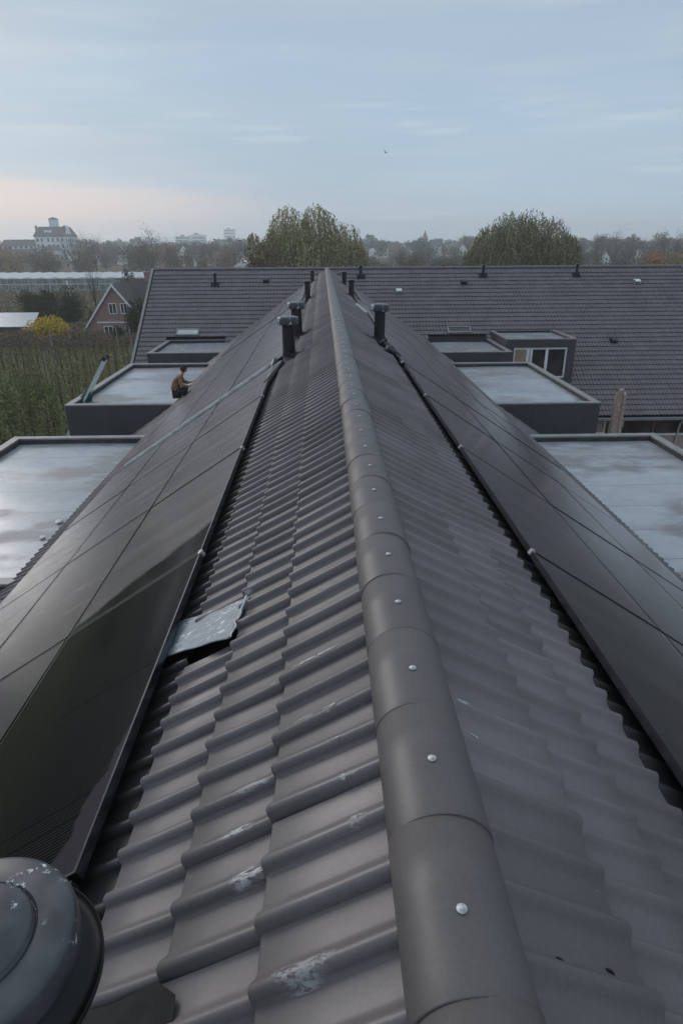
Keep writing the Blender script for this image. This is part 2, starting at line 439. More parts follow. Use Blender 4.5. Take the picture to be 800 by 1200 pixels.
# flat roofed dormer boxes
def dormer(x_in, x_out, y0, y1, top, zb, mat, parent, tex_open=(True,True)):
    """box whose inner side runs into the roof slope; parapet with trim, sunken membrane"""
    sg = 1 if x_out > 0 else -1
    xi, xo = x_in*sg, x_out; w = .16; mem = top-.13
    mb = MB()
    def b(a0,b0,a1,b1,z0,z1): mb.box((min(a0,a1),min(b0,b1),z0),(max(a0,a1),max(b0,b1),z1))
    xin2 = sg*(x_in-.25)
    b(xin2,y0,xo,y0+w,zb,top-.045); b(xin2,y1-w,xo,y1,zb,top-.045); b(xo-sg*w,y0+w,xo,y1-w,zb,top-.045)
    body = mb.build('dormer', M['dark_wall'], parent); local(body, parent)
    mb = MB(); tw = .175
    b(xin2,y0-.012,xo+sg*.012,y0+tw,top-.045,top); b(xin2,y1-tw,xo+sg*.012,y1+.012,top-.045,top); b(xo-sg*tw,y0+tw,xo+sg*.012,y1-tw,top-.045,top)
    t = mb.build('parapet_trim', M['trim'], body); t.matrix_parent_inverse = Matrix.Identity(4); bevel(t, .008)
    mb = MB()
    nx, ny = 24, 24; xs = np.linspace(xi-sg*.35, xo-sg*w*1.01, nx); ys = np.linspace(y0+w*1.01, y1-w*1.01, ny)
    rg = np.random.default_rng(int(y0*10)); 
    V = [(x, y, mem+.006*math.sin(x*2.3+y*1.1)+.004*math.sin(y*3.1)) for y in ys for x in xs]
    F = A([(j*nx+i, j*nx+i+1, (j+1)*nx+i+1, (j+1)*nx+i) for j in range(ny-1) for i in range(nx-1)])
    mk('flat_roof', V, F, mat, body, smooth=True)
    mb = MB()      # bitumen upstand inside the parapet
    e = .004
    b(xi,y0+w,xo-sg*w,y0+w+.025,mem-.02,top-.05); b(xi,y1-w-.025,xo-sg*w,y1-w,mem-.02,top-.05); b(xo-sg*(w+.025),y0+w+.025,xo-sg*w,y1-w-.025,mem-.02,top-.05)
    mb.build('upstand', M['dark_in'], body)
    return body
def dormer_at(sg, a, b_, top, mat, parent, bx): 
    # negative side handled through sign of x_out
    return dormer(S_IN, bx*sg, a, b_, top, roof_z(bx)-.35, mat, parent)
for i, (a, b_) in enumerate(LB): dormer_at(-1, a, b_, 6.42, FLATM[i], house, BXL)
for i, (a, b_) in enumerate(RB): dormer_at(1, a, b_, 6.37, FLATM[(i+1)%4], house, BXR)

# ---------------------------------------------------------------- cross roof house
XL, XR = -8.72, 18.1
cross = empty('cross_house', (0, YF, 0))
tag(cross, 'wide house across the back with dark tiled roof, vents and one windowed dormer', 'house')
def keep_far(c):
    x, y = abs(c[0]), c[1]
    if x < YF - y - .3: return False
    if c[0] > 7.62 and c[0] < 10.4 and 27.3 < y < 30.15: return False
    if x < 7.3 and x > 4.6 and y < 29.85: return False
    return True
uf = [XL+.1+.30*k for k in range(0, 89)]
vf = [v for v in [V0+.30*k for k in range(0, 35)] if v > -.2 and (v+.3)*CT <= EAVE+.05]
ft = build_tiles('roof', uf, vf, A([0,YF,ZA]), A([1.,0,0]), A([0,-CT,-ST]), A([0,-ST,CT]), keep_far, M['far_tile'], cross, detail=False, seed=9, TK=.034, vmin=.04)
local(ft, cross)
mb = MB(); d = .055
mb.add([(XL,YF,ZA-d),(XR,YF,ZA-d),(XR,YF-EAVE,far_z(YF-EAVE)-d),(XL,YF-EAVE,far_z(YF-EAVE)-d)], [(0,1,2,3)])
local(mb.build('roof_underlay', M['membrane_under'], cross), cross)
mb = MB()
n = 60
for k in range(n):   # rear slope, simple overlapping courses
    pass
zE = far_z(YF-EAVE)
for k in range(34):
    s0, s1 = k*.25, min((k+1)*.25, EAVE)
    mb.add([(XL,YF+s0,ZA-T*s0+.02),(XR,YF+s0,ZA-T*s0+.02),(XR,YF+s1,ZA-T*s1+.045),(XL,YF+s1,ZA-T*s1+.045)], [(0,1,2,3)])
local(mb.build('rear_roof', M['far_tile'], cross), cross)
V, F = ridge_tile_mesh(.12, .062, .39, 12)
V = [(y, x, z) for x, y, z in V]
rp = []
for q in range(3):
    o = mk('ridge_tile', V, F, M['far_tile'], cross, smooth=True); tint_obj(o, .2+.2*q); rp.append(o)
for k in range(0, 74):
    o = rp[k] if k < 3 else rp[rnd.randrange(3)].copy()
    if k >= 3: COL.objects.link(o)
    o.parent = cross; o.matrix_parent_inverse = Matrix.Translation(-cross.location)
    o.location = (XL+.06+.365*k, YF+rnd.uniform(-.003,.003), ZA+.03+rnd.uniform(-.003,.003))
for x in (XL, XR):
    mb = MB()
    for s in (-1, 1):
        ln = EAVE/CT; ax = Vector((.055,0,0)); dr = Vector((0, s*CT, -ST))
        c = Vector((x, YF, ZA+.02)) + dr*ln/2
        mb.obox(c, ax, dr*(ln/2), Vector((0, s*ST, CT))*.075)
    local(mb.build('verge_trim', M['trim'], cross), cross)
# walls
mb = MB()
zt = far_z(YF-7.9)-.12
WX = [(11.2,11.32),(11.72,11.9),(12.6,13.85)]
yw = YF-8.1
mb.box((XL+.15,yw,0),(10.9,yw+.3,zt)); mb.box((10.9,yw,0),(XR-.15,yw+.3,2.82)); mb.box((15.6,yw,2.82),(XR-.15,yw+.3,zt))
mb.box((10.9,yw+.05,zt-.1),(15.6,yw+.3,zt))
mb.add([(XL+.12,yw,0),(XL+.12,YF+8.1,0),(XL+.12,YF+8.1,zt),(XL+.12,YF,ZA-.1),(XL+.12,yw,zt)], [(0,1,2,3,4)])
mb.add([(XR-.12,yw,0),(XR-.12,YF+8.1,0),(XR-.12,YF+8.1,zt),(XR-.12,YF,ZA-.1),(XR-.12,yw,zt)], [(0,1,2,3,4)])
local(mb.build('wall', M['brick_pale'], cross), cross)
mb = MB(); zg = far_z(YF-EAVE)
mb.box((7.9,YF-EAVE-.15,zg-.10),(XR,YF-EAVE-.02,zg+.0)); local(mb.build('gutter', M['trim'], cross), cross)
mb = MB()
mb.box((10.9,yw-.06,2.76),(15.6,yw+.04,2.84)); local(mb.build('window_sill', M['white'], cross), cross)
for x0, x1, kind in ((10.95,11.28,'w'),(11.3,11.78,'d'),(11.95,12.5,'d'),(12.6,13.86,'w'),(13.98,15.5,'w')):
    mb = MB(); f = .05
    for a_, b__ in (((x0,2.85),(x0+f,zt-.1)),((x1-f,2.85),(x1,zt-.1)),((x0+f,2.85),(x1-f,2.85+f)),((x0+f,zt-.1-f),(x1-f,zt-.1))):
        mb.box((a_[0],yw+.02,a_[1]),(b__[0],yw+.09,b__[1]))
    w = mb.build('window', M['white'] if kind == 'd' else M['black_metal'], cross); local(w, cross)
    mb = MB(); mb.box((x0+f,yw+.055,2.85+f),(x1-f,yw+.062,zt-.1-f))
    mb.build('pane' if kind == 'w' else 'door_panel', M['glass_dark'] if kind == 'w' else M['post'], w)
mb = MB(); mb.tube([(14.95,yw-.35,zg-.08),(14.93,yw-.12,zg-.4),(14.9,yw-.06,2.5),(14.9,yw-.06,.1)], .045, 10)
local(mb.build('downpipe', M['alu'], cross), cross)

# windowed dormer on the cross roof
dx0, dx1, dy0, dy1, dt, zb = 7.52, 10.5, 27.15, 30.2, 6.69, 4.75
mb = MB()
mb.box((dx0,dy0,6.32),(dx1,dy0+.16,dt-.05)); mb.box((dx0,dy0,zb),(7.86,dy0+.16,6.32)); mb.box((10.16,dy0,zb),(dx1,dy0+.16,6.32)); mb.box((7.86,dy0,zb),(10.16,dy0+.16,5.02))
for xx in (dx0, dx1-.12):
    ytop = YF-(ZA-dt)/T+.3
    V = [(xx,dy0+.16,zb-.3),(xx,dy0+.16,dt-.05),(xx,ytop,dt-.05)]
    V += [(x+.12,y,z) for x,y,z in V]
    mb.add(V, [(0,1,2),(5,4,3),(0,3,4,1),(1,4,5,2),(2,5,3,0)])
dm = local(mb.build('dormer', M['dark_wall'], cross), cross)
mb = MB()
mb.box((dx0-.02,dy0-.02,dt-.05),(dx1+.02,dy0+.13,dt)); mb.box((dx0-.02,dy0+.13,dt-.05),(dx0+.13,dy1,dt)); mb.box((dx1-.13,dy0+.13,dt-.05),(dx1+.02,dy1,dt)); mb.box((dx0+.13,dy1-.12,dt-.05),(dx1-.13,dy1,dt))
mb.build('parapet_trim', M['trim'], dm)
mb = MB(); mb.box((dx0+.1,dy0+.1,dt-.2),(dx1-.1,dy1+.05,dt-.12)); mb.build('flat_roof', FLATM[3], dm)
mb = MB(); y0 = dy0+.03
for x0, x1 in ((7.86,7.92),(8.42,8.52),(8.60,8.68),(9.24,9.36),(10.09,10.16)): mb.box((x0,y0,5.02),(x1,y0+.07,6.32))
xs_ = [7.92,8.42,8.52,8.60,8.68,9.24,9.36,10.09]
for a_, b__ in ((7.92,8.42),(8.52,8.60),(8.68,9.24),(9.36,10.09)):
    mb.box((a_,y0,6.24),(b__,y0+.07,6.32)); mb.box((a_,y0,5.02),(b__,y0+.07,5.09))
mb.build('window_frame', M['white'], dm)
mb = MB()
for a_, b__ in ((8.68,9.24),(9.36,10.09)): mb.box((a_,y0+.03,5.09),(b__,y0+.04,6.24))
mb.build('window_pane', M['glass_dark'], dm)
M['blind'] = simple('tan_blind', (.38,.29,.19), (.30,.22,.14), rough=.8, scale=3)
mb = MB(); mb.box((7.92,y0+.03,5.09),(8.42,y0+.04,6.24)); mb.build('window_blind', M['blind'], dm)
mb = MB(); mb.box((8.52,y0+.03,5.09),(8.60,y0+.04,6.24)); mb.build('window_post', M['alu'], dm)

def on_far(x, y, h=0): return Vector((x, y, far_z(y)+h))
# two skylights
M['pale_glass'] = simple('skylight_glass', (.55,.58,.6), (.45,.48,.5), rough=.15, scale=2)
for x0, x1, yb, m_ in ((-7.0,-5.95,29.92,M['pale_glass']),(5.5,6.6,29.92,M['glass_dark'])):
    w = MB(); xx = Vector((1,0,0)); dr = Vector((0,CT,ST)); nn = Vector((0,-ST,CT))
    c = on_far((x0+x1)/2, yb) + dr*.18 + nn*.06
    W = (x1-x0)/2
    for cc, hx, hy in ((c+dr*.19, W, .035),(c-dr*.19, W, .035),(c-xx*(W-.035), .035, .155),(c+xx*(W-.035), .035, .155)):
        w.obox(cc, xx*hx, dr*hy, nn*.05)
    o = local(w.build('skylight', M['trim'], cross), cross)
    w = MB(); w.obox(c+nn*.01, xx*(W-.07), dr*.155, nn*.02); w.build('skylight_pane', m_, o)

# ---------------------------------------------------------------- flue pipes
def flue(x, y, label, r=.085, h=.62, cap='wide', base=True, ground=None, on='near', lean=0):
    z = roof_z(x) if on == 'near' else far_z(y) if on == 'far' else far_z(y)
    o = empty('flue_pipe', (x, y, z)); o.rotation_euler = (rnd.uniform(-.015,.015), lean+rnd.uniform(-.015,.015), 0)
    tag(o, label, 'roof vent', 'black vent pipes on the roofs')
    mb = MB(); mb.lathe([(r*1.0,-.12),(r,.0),(r,h-.04),(r*1.02,h-.02)], 28)
    mb.build('pipe', M['plastic'], o, True)
    mb = MB()
    if cap == 'wide':
        cr = .172
        mb.lathe([(cr*.90,h-.030),(cr*.98,h-.026),(cr*1.0,h-.016),(cr*1.0,h+.014),(cr*.992,h+.026),(cr*.965,h+.036),(cr*.92,h+.040),(cr*.64,h+.042),(cr*.63,h+.042),(cr*.62,h+.034),(cr*.60,h+.034),(cr*.59,h+.049),(cr*.56,h+.054),(.02,h+.056)], 64)
        m2 = MB(); m2.lathe([(r*1.05,h-.12),(cr*1.10,h-.088),(cr*1.165,h-.084),(cr*1.17,h-.070),(cr*1.155,h-.070),(cr*1.145,h-.076),(cr*1.03,h-.072),(cr*.93,h-.024),(.02,h-.022)], 64)
        m2.build('rim', M['rim'], o, True)
    elif cap == 'slab':
        cr = .163; mb.lathe([(r*1.05,h-.085),(cr*.97,h-.080),(cr*1.0,h-.072),(cr*1.02,h-.055),(cr*1.01,h+.018),(cr*.97,h+.034),(cr*.90,h+.040),(.02,h+.044)], 40)
    elif cap == 'small':
        mb.lathe([(r*1.02,h-.05),(r*1.25,h-.045),(r*1.28,h-.0),(r*1.2,h+.012),(.01,h+.02)], 24)
    else:
        mb.lathe([(r,h-.05),(r*1.5,h-.04),(r*1.5,h-.015),(r*.9,h+.02),(.01,h+.03)], 20)
    mb.build('cap', M['cap'] if cap in ('wide','slab') else M['plastic'], o, True)
    if base:
        mb = MB()
        sg = -1 if x < 0 else 1
        sl = math.atan(T)
        tilt = Matrix.Rotation(sg*sl, 3, 'Y') if on == 'near' else Matrix.Rotation(sl, 3, 'X')
        V = []; F = []; n = 28
        prof = [(r*1.08,.13),(r*1.25,.11),(r*1.55,.075),(r*2.1,.058)]
        for i, (rr, zz) in enumerate(prof):
            for k in range(n):
                p = Vector((rr*math.cos(2*math.pi*k/n), rr*math.sin(2*math.pi*k/n), 0)); p = (tilt@p) + Vector((0,0,zz)); V.append(p)
        # dressed lead apron, square and a little wavy
        for k in range(n):
            a = 2*math.pi*k/n; q = 1/max(abs(math.cos(a)), abs(math.sin(a)))
            rr = r*2.5*q + .01*math.sin(5*a); p = tilt@Vector((rr*math.cos(a)*1.15, rr*math.sin(a)*.95, 0)); V.append(p+Vector((0,0,.050+.008*math.sin(9*a+x))))
        for i in range(len(prof)):
            for k in range(n): F.append((i*n+k, i*n+(k+1)%n, (i+1)*n+(k+1)%n, (i+1)*n+k))
        mk('flashing', V, F, M['flash'], o, True)
    return o
flue(-.862, .705, 'wide round capped black vent pipe cut off by the bottom left corner', r=.105, h=.672, base=True)
flue(-.80, 10.22, 'nearer of the two wide capped black vent pipes left of the ridge', r=.098, h=.66, cap='slab')
flue(-.74, 12.3, 'wide capped black vent pipe just behind its near twin left of the ridge', r=.098, h=.66, cap='slab')
flue(-.72, 20.6, 'slim black vent pipe left of the ridge, third up the left side', r=.085, h=.60, cap='small')
flue(-.70, 29.9, 'farthest slim black vent pipe on the left side of the ridge', r=.085, h=.52, cap='small')
flue(.76, 11.7, 'wide capped black vent pipe standing alone right of the ridge', r=.098, h=.68, cap='slab')
flue(.68, 21.4, 'slim black vent pipe right of the ridge, behind the wide capped one', r=.085, h=.56, cap='small')
flue(.64, 27.3, 'farthest slim black vent pipe on the right side of the ridge', r=.085, h=.54, cap='small')
flue(-5.5, 32.95, 'black vent pipe near the left end of the cross roof', r=.075, h=.56, cap='knob', on='far')
flue(1.66, 33.4, 'black vent pipe on the cross roof right behind the ridge end', r=.075, h=.56, cap='knob', on='far')
flue(7.78, 33.4, 'black vent pipe on the cross roof below the right willow, left one', r=.075, h=.56, cap='knob', on='far')
flue(12.5, 33.4, 'black vent pipe on the right part of the cross roof', r=.075, h=.56, cap='knob', on='far')
flue(-2.05, 34.8, 'black vent top peeping over the cross ridge under the left willow', r=.08, h=.62, cap='knob', on='far', base=False)
flue(-.45, 34.8, 'black vent top peeping over the cross ridge beside the ridge end', r=.08, h=.62, cap='knob', on='far', base=False)
flue(6.0, 34.8, 'black vent top peeping over the cross ridge left of the right willow', r=.08, h=.64, cap='knob', on='far', base=False)

def tile_vent(x, y, label, white=False):
    o = empty('tile_vent', on_far(x, y)); tag(o, label, 'roof vent', 'low tile vents on the cross roof')
    xx = Vector((1,0,0)); dr = Vector((0,-CT,-ST)); nn = Vector((0,-ST,CT))
    mb = MB(); mb.obox(nn*.055, xx*.16, dr*.17, nn*.012)
    mb.build('base', M['lead'] if white else M['plastic'], o)
    mb = MB(); W = .13
    prof = [(-.16,.06),(-.10,.13),(.0,.17),(.13,.18),(.15,.165),(.15,.15),(.02,.14),(-.05,.10),(-.1,.06)]
    V = []; 
    for sx in (-W, W): V += [xx*sx*(.8+.2*1) + dr*a + nn*b for a, b in prof]
    n = len(prof); F = [tuple(range(n)), tuple(range(2*n-1,n-1,-1))]+[(i,(i+1)%n,n+(i+1)%n,n+i) for i in range(n)]
    mk('hood', V, F, M['white'] if white else M['plastic'], o)
    mb = MB()
    for k in range(5): mb.obox(nn*.105+dr*.10+xx*(-.1+.05*k), xx*.008, dr*.01, nn*.045)
    mb.build('grille', M['plastic'], o)
    return o
tile_vent(-3.03, 33.2, 'low black tile vent on the cross roof left of the ridge end')
tile_vent(3.47, 32.45, 'pale topped tile vent on the cross roof right of the ridge end', True)
tile_vent(6.75, 33.0, 'low black tile vent beside the vent pipe below the right willow')
tile_vent(15.4, 32.95, 'pale topped tile vent near the right end of the cross roof', True)
tile_vent(13.1, 29.4, 'low black tile vent lowest on the right part of the cross roof')

# ---------------------------------------------------------------- solar panels
PW, PL, PITCH_S, PITCH_Y = 1.106, 2.180, .943, 2.207
RISE = .133
def frame_mesh():
    mb = MB(); f = .011; hx, hy = PW/2, PL/2
    z0, z1 = -.035, .0015
    for a, b in (((-hx,-hy),(-hx+f,hy)),((hx-f,-hy),(hx,hy)),((-hx+f,-hy),(hx-f,-hy+f)),((-hx+f,hy-f),(hx-f,hy))):
        mb.box((a[0],a[1],z0),(b[0],b[1],z1))
    mb.box((-hx+f,-hy+f,-.03),(hx-f,hy-f,-.026))
    return mb
def make_panel(gm):
    r = empty('solar_panel')
    mb = MB(); hx, hy = PW/2-.011, PL/2-.011
    mb.add([(-hx,-hy,0),(hx,-hy,0),(hx,hy,0),(-hx,hy,0)], [(0,1,2,3)])
    mb.build('glass', gm, r); frame_mesh().build('frame', M['black_metal'], r)
    return r
def add_clamp(r, sx, sy):
    c = MB(); c.box((sx*PW/2-.012 if sx < 0 else sx*PW/2-.014, sy*(PL/2)-.012, -.03),(sx*PW/2+.012, sy*(PL/2)+.022,.006)); c.box((sx*PW/2-.007, sy*PL/2-.0, .007),(sx*PW/2+.007, sy*PL/2+.014,.011))
    c.build('clamp', M['alu'], r)
PROT = {}
for kd in ('glass','glass_dry','glass_tongue'):
    PROT[kd] = make_panel(M[kd])
pc = make_panel(M['glass']); add_clamp(pc, 1, 1)      # top row variants carry the bright end clamp
PROT['clamp'] = pc
PROT['glass_r'] = make_panel(M['glass_thin']); PROT['clamp_r'] = make_panel(M['glass_thin']); add_clamp(PROT['clamp_r'], 1, 1)
for kd in ('glass_dry', 'glass_tongue'): add_clamp(PROT[kd], 1, 1)
for p_ in PROT.values(): reg(p_)
used = set()
ORD = ['nearest','second','third','fourth','fifth','sixth','seventh','eighth','ninth','tenth','eleventh','twelfth']
ROWN = ['top','middle','bottom']
def place_panel(sg, s, y, kd, label, group):
    p0 = PROT[kd]
    p = p0 if kd not in used else dup(p0); used.add(kd)
    sm = s + PITCH_S/2
    n = Vector((sg*ST, 0, CT))
    z = ZA - T*sm + RISE + rnd.uniform(-.002,.002)
    p.location = (sg*sm, y, z)
    # local x: up the slope towards the ridge for every panel
    xa = Vector((-sg*CT, 0, ST)); ya = Vector((0, -sg*0+1, 0)); 
    if sg > 0: ya = Vector((0,-1,0)) 
    za = xa.cross(ya)
    if za.z < 0: za = -za
    m_ = Matrix((xa, ya, xa.cross(ya))).transposed()
    if m_.determinant() < 0: pass
    p.rotation_euler = m_.to_euler()
    p.rotation_euler.x += rnd.uniform(-.0012,.0012); 
    tag(p, label, 'solar panel', group)
segsL = [(1.354-2.207, 5, 1.03), (10.52, 5, .93), (21.85, 3, .93)]
segsR = [(1.278-2.207, 5, 1.03), (10.19, 5, 1.0), (21.32, 3, 1.0)]
for sg, segs, side in ((-1, segsL, 'left'), (1, segsR, 'right')):
    c0 = -1
    for y0, ncol, s0 in segs:
        for c in range(ncol):
            y = y0 + PITCH_Y*(c+.5)
            for r in range(3):
                if YF - y - 1.2 < s0 + PITCH_S*(r+1): continue
                kd = 'clamp' if r == 0 and c0 >= 0 else 'glass'
                if sg > 0: kd += '_r'
                lab = f'black solar panel on the {side} slope, {ROWN[r]} row, {ORD[c0]} from the viewer' if c0 >= 0 else f'black solar panel beside the viewer on the {side} slope, {ROWN[r]} row'
                if sg < 0 and c0 == 0 and r == 0: kd = 'glass_dry'; lab = 'nearest solar panel on the left, dry and nearly black with fine grid lines'
                if sg < 0 and c0 == 1 and r == 0: kd = 'glass_tongue'; lab = 'dewy solar panel on the left with a darker wiped patch at its near corner'
                place_panel(sg, s0+PITCH_S*r, y, kd, lab, f'solar panels on the {side} roof slope')
            c0 += 1
# pale rail down the left gap, and black rails under the panels
def rail(sg, s0, s1, y, w, h0, h1, mat, label, name='mounting_rail'):
    mb = MB(); sm = (s0+s1)/2; ln = (s1-s0)/CT/2
    dr = Vector((sg*CT,0,-ST)); n = Vector((sg*ST,0,CT)); c = Vector((0,0,0))
    hh = (h1-h0)/2
    mb.obox(c, dr*ln, Vector((0,w/2,0)), n*hh)
    mb.obox(c+n*(hh+.004)-Vector((0,w*.32,0)), dr*ln, Vector((0,w*.1,0)), n*.004)
    mb.obox(c+n*(hh+.004)+Vector((0,w*.32,0)), dr*ln, Vector((0,w*.1,0)), n*.004)
    o = mb.build(name, mat, None); o.location = Vector((sg*sm, y, ZA-T*sm)) + n*((h0+h1)/2)
    tag(o, label, 'rail'); return o
rail(-1, .95, 3.58, 10.255, .065, .112, .146, M['rail'], 'pale aluminium rail running down the gap between the left solar panels')
for sg, segs, side in ((-1, segsL, 'left'), (1, segsR, 'right')):
    for y0, ncol, s0 in segs:
        ln = PITCH_Y*ncol
        for j, ds in enumerate((.16,)):
            mb = MB(); n = Vector((sg*ST,0,CT)); dr = Vector((sg*CT,0,-ST)); s = s0+ds
            mb.obox((0,0,0), dr*.02, Vector((0,ln/2,0)), n*.02)
            o = mb.build('mounting_rail', M['black_metal']); o.location = Vector((sg*s, y0+ln/2, ZA-T*s))+n*.075
            where = {0:'nearest panels',1:'middle panels',2:'farthest panels'}[segs.index((y0,ncol,s0))]
            tag(o, f'black rail in the shade under the upper edge of the {where} on the {side}', 'rail')

# ---------------------------------------------------------------- loose things on the near roof
def tile_h(sg, u, s):
    """height of the tile surface above the plane at (y=u, horizontal distance s)"""
    v = s/CT; k = math.floor((v-V0)/.30); fr = (v-V0-.30*k)/.30 if k >= 1 else (v-.06)/(.30+V0-.06)
    uu = (u-us[0]) % .15
    if sg > 0: uu = .15-uu
    return float(np.interp(uu, [p[0] for p in PR]+[.15], [p[1] for p in PR]+[.004])) + (.034 if sg > 0 else .026)*fr
def P_on(sg, s, y, h=0):
    return Vector((sg*s, y, ZA-T*s)) + Vector((sg*ST,0,CT))*(h)
# lead sheet standing in for a missing tile
sheet = empty('lead_sheet', P_on(-1, .84, 2.60, .06))
tag(sheet, 'wrinkled pale grey lead sheet patched into the left tiles beside the panel edge', 'metal sheet')
cor = {'tl':(1.09,2.93),'tr':(.615,2.71),'br':(.66,2.37),'bl':(1.10,2.60)}
V = []; nx, ny = 26, 20
for j in range(ny+1):
    for i in range(nx+1):
        a, b = i/nx, j/ny
        s = (cor['bl'][0]*(1-a)+cor['br'][0]*a)*(1-b) + (cor['tl'][0]*(1-a)+cor['tr'][0]*a)*b
        y = (cor['bl'][1]*(1-a)+cor['br'][1]*a)*(1-b) + (cor['tl'][1]*(1-a)+cor['tr'][1]*a)*b
        s += .002*math.sin(b*14+a*3)*(a > .95)
        h = .070 - .026*b - .012*a + .0022*math.sin(a*17+b*5)+.0018*math.sin(b*21-a*6) + rnd.uniform(-.0006,.0006)
        V.append(P_on(-1, s, y, h) - sheet.location)
F = A([(j*(nx+1)+i, j*(nx+1)+i+1, (j+1)*(nx+1)+i+1, (j+1)*(nx+1)+i) for j in range(ny) for i in range(nx)])
o = mk('sheet', V, F, M['lead'], sheet, smooth=True)
sm_ = o.modifiers.new('solid', 'SOLIDIFY'); sm_.thickness = .004; sm_.offset = -1
M['sealant'] = simple('white_sealant', (.62,.66,.70), (.45,.48,.52), rough=.5, scale=60, bmp=.5, bd=.004)
mb = MB()
pts = []
for k in range(23):
    q = k/22*.93; s = cor['br'][0]*(1-q)+cor['tr'][0]*q - .008; y = cor['br'][1]*(1-q)+cor['tr'][1]*q
    pts.append(P_on(-1, s+.005*math.sin(q*23), y, max(tile_h(-1,y,s),.045)+.012) - sheet.location)
mb.tube(pts, [.0015+.0035*abs(math.sin(k*1.7))*(k%5 != 2)+rnd.uniform(0,.002) for k in range(23)], 7)
mb.build('sealant_bead', M['sealant'], sheet, True)

# dried white smears on the tiles: thin irregular films that follow the tile surface
def smear_mat():
    m, nt, b = new_mat('dried_white_smear')
    f, _, _ = noise_fac(nt, 42, 6, .44, .60, rough=.75, stretch=(.5,1.6,1), coord='Generated')
    tc = N(nt, 'ShaderNodeTexCoord'); f2, _, _ = noise_fac(nt, 60, 6, .40, .54, coord='Object', rough=.75, stretch=(.5,1.5,1))
    at = N(nt, 'ShaderNodeAttribute'); at.attribute_name = 'film'
    L(nt, mathn(nt, 'MULTIPLY', f2, at.outputs['Fac']), b.inputs['Alpha'])
    b.inputs['Base Color'].default_value = (.52,.52,.52,1); b.inputs['Roughness'].default_value = .7
    return m
M['smear'] = smear_mat()
smears = [(-.491,1.232,.11,.04,.9),(-.447,1.085,.12,.05,.95),(-.165,1.108,.06,.03,.6),(-.29,.80,.17,.045,.55),(-.208,1.386,.05,.025,.95),(-.195,1.304,.03,.035,.9),(-.268,1.86,.20,.035,.8),(-.47,1.386,.14,.03,.6),(-.225,1.54,.05,.035,.8),(-.433,1.814,.08,.03,.35),(-.22,2.3,.12,.03,.3),(-.30,1.62,.09,.03,.3),(-.17,1.22,.05,.02,.35),
          (-.30,3.4,.12,.04,.4),(-.55,9.6,.24,.10,.55),(-.5,10.3,.2,.10,.5),(-.50,11.1,.3,.12,.5),(.55,11.2,.25,.08,.5),(.52,12.2,.2,.08,.4),(.135,1.55,.05,.02,.6),(.14,1.42,.03,.02,.5),(-.62,2.85,.12,.05,.6),(-.60,2.45,.1,.04,.45)]
for q, (x, y, ls, ly, al) in enumerate(smears):
    sg = -1 if x < 0 else 1
    if y < 3.2:   # sit on the roll crest nearest to the measured spot
        base = us[0] + .028 if sg < 0 else us[0]+.15-.028
        y = base + round((y-base)/.15)*.15 + rnd.uniform(-.008,.012)
    V = []; vals = []; n1, n2 = 18, 14
    for j in range(n2):
        for i in range(n1):
            a, b = i/(n1-1)*2-1, j/(n2-1)*2-1
            s = abs(x)+a*ls/2/1.0*CT; yy = y+b*ly*.7+a*ls*.04*math.sin(q)
            V.append(P_on(sg, s, yy, tile_h(sg, yy, s)+.0035))
            rr = math.hypot(a, b)+.18*math.sin(3*math.atan2(b,a)+q); vals.append(max(0, min(1, (1-rr)*2.2))*al)
    F = A([(j*n1+i, j*n1+i+1, (j+1)*n1+i+1, (j+1)*n1+i) for j in range(n2-1) for i in range(n1-1)])
    o = mk('smear', V, F, M['smear'], house, smooth=True); local(o, house)
    at = o.data.attributes.new('film', 'FLOAT', 'POINT'); at.data.foreach_set('value', np.array(vals, np.float32))

# dark slugs / bits lying on the right hand tiles
M['slug'] = simple('black_debris', (.008,.007,.006), rough=.5)
for x, y, a, l_, lab in ((.203,.804,.5,.024,'small black twig bit on the lowest right tiles, nearest the ridge'),(.319,.821,.4,.022,'small black twig bit on the right tiles, second from the ridge'),(.451,.964,.5,.02,'small black twig bit farthest from the ridge on the right tiles')):
    h = tile_h(1, y, x)
    mb = MB(); d = Vector((math.cos(a)*CT, -math.sin(a)*.8, -ST*math.cos(a))); 
    n = Vector((ST,0,CT))
    pts = [d*(-l_*.5), d*(-l_*.15)+n*.002, d*(l_*.2)+n*.001+Vector((0,.002,0)), d*(l_*.5)]
    mb.tube(pts, [.0015,.0038,.0032,.001], 7)
    o = mb.build('twig', M['slug'], None, True); o.location = P_on(1, x, y, h+.003); tag(o, lab, 'twig')

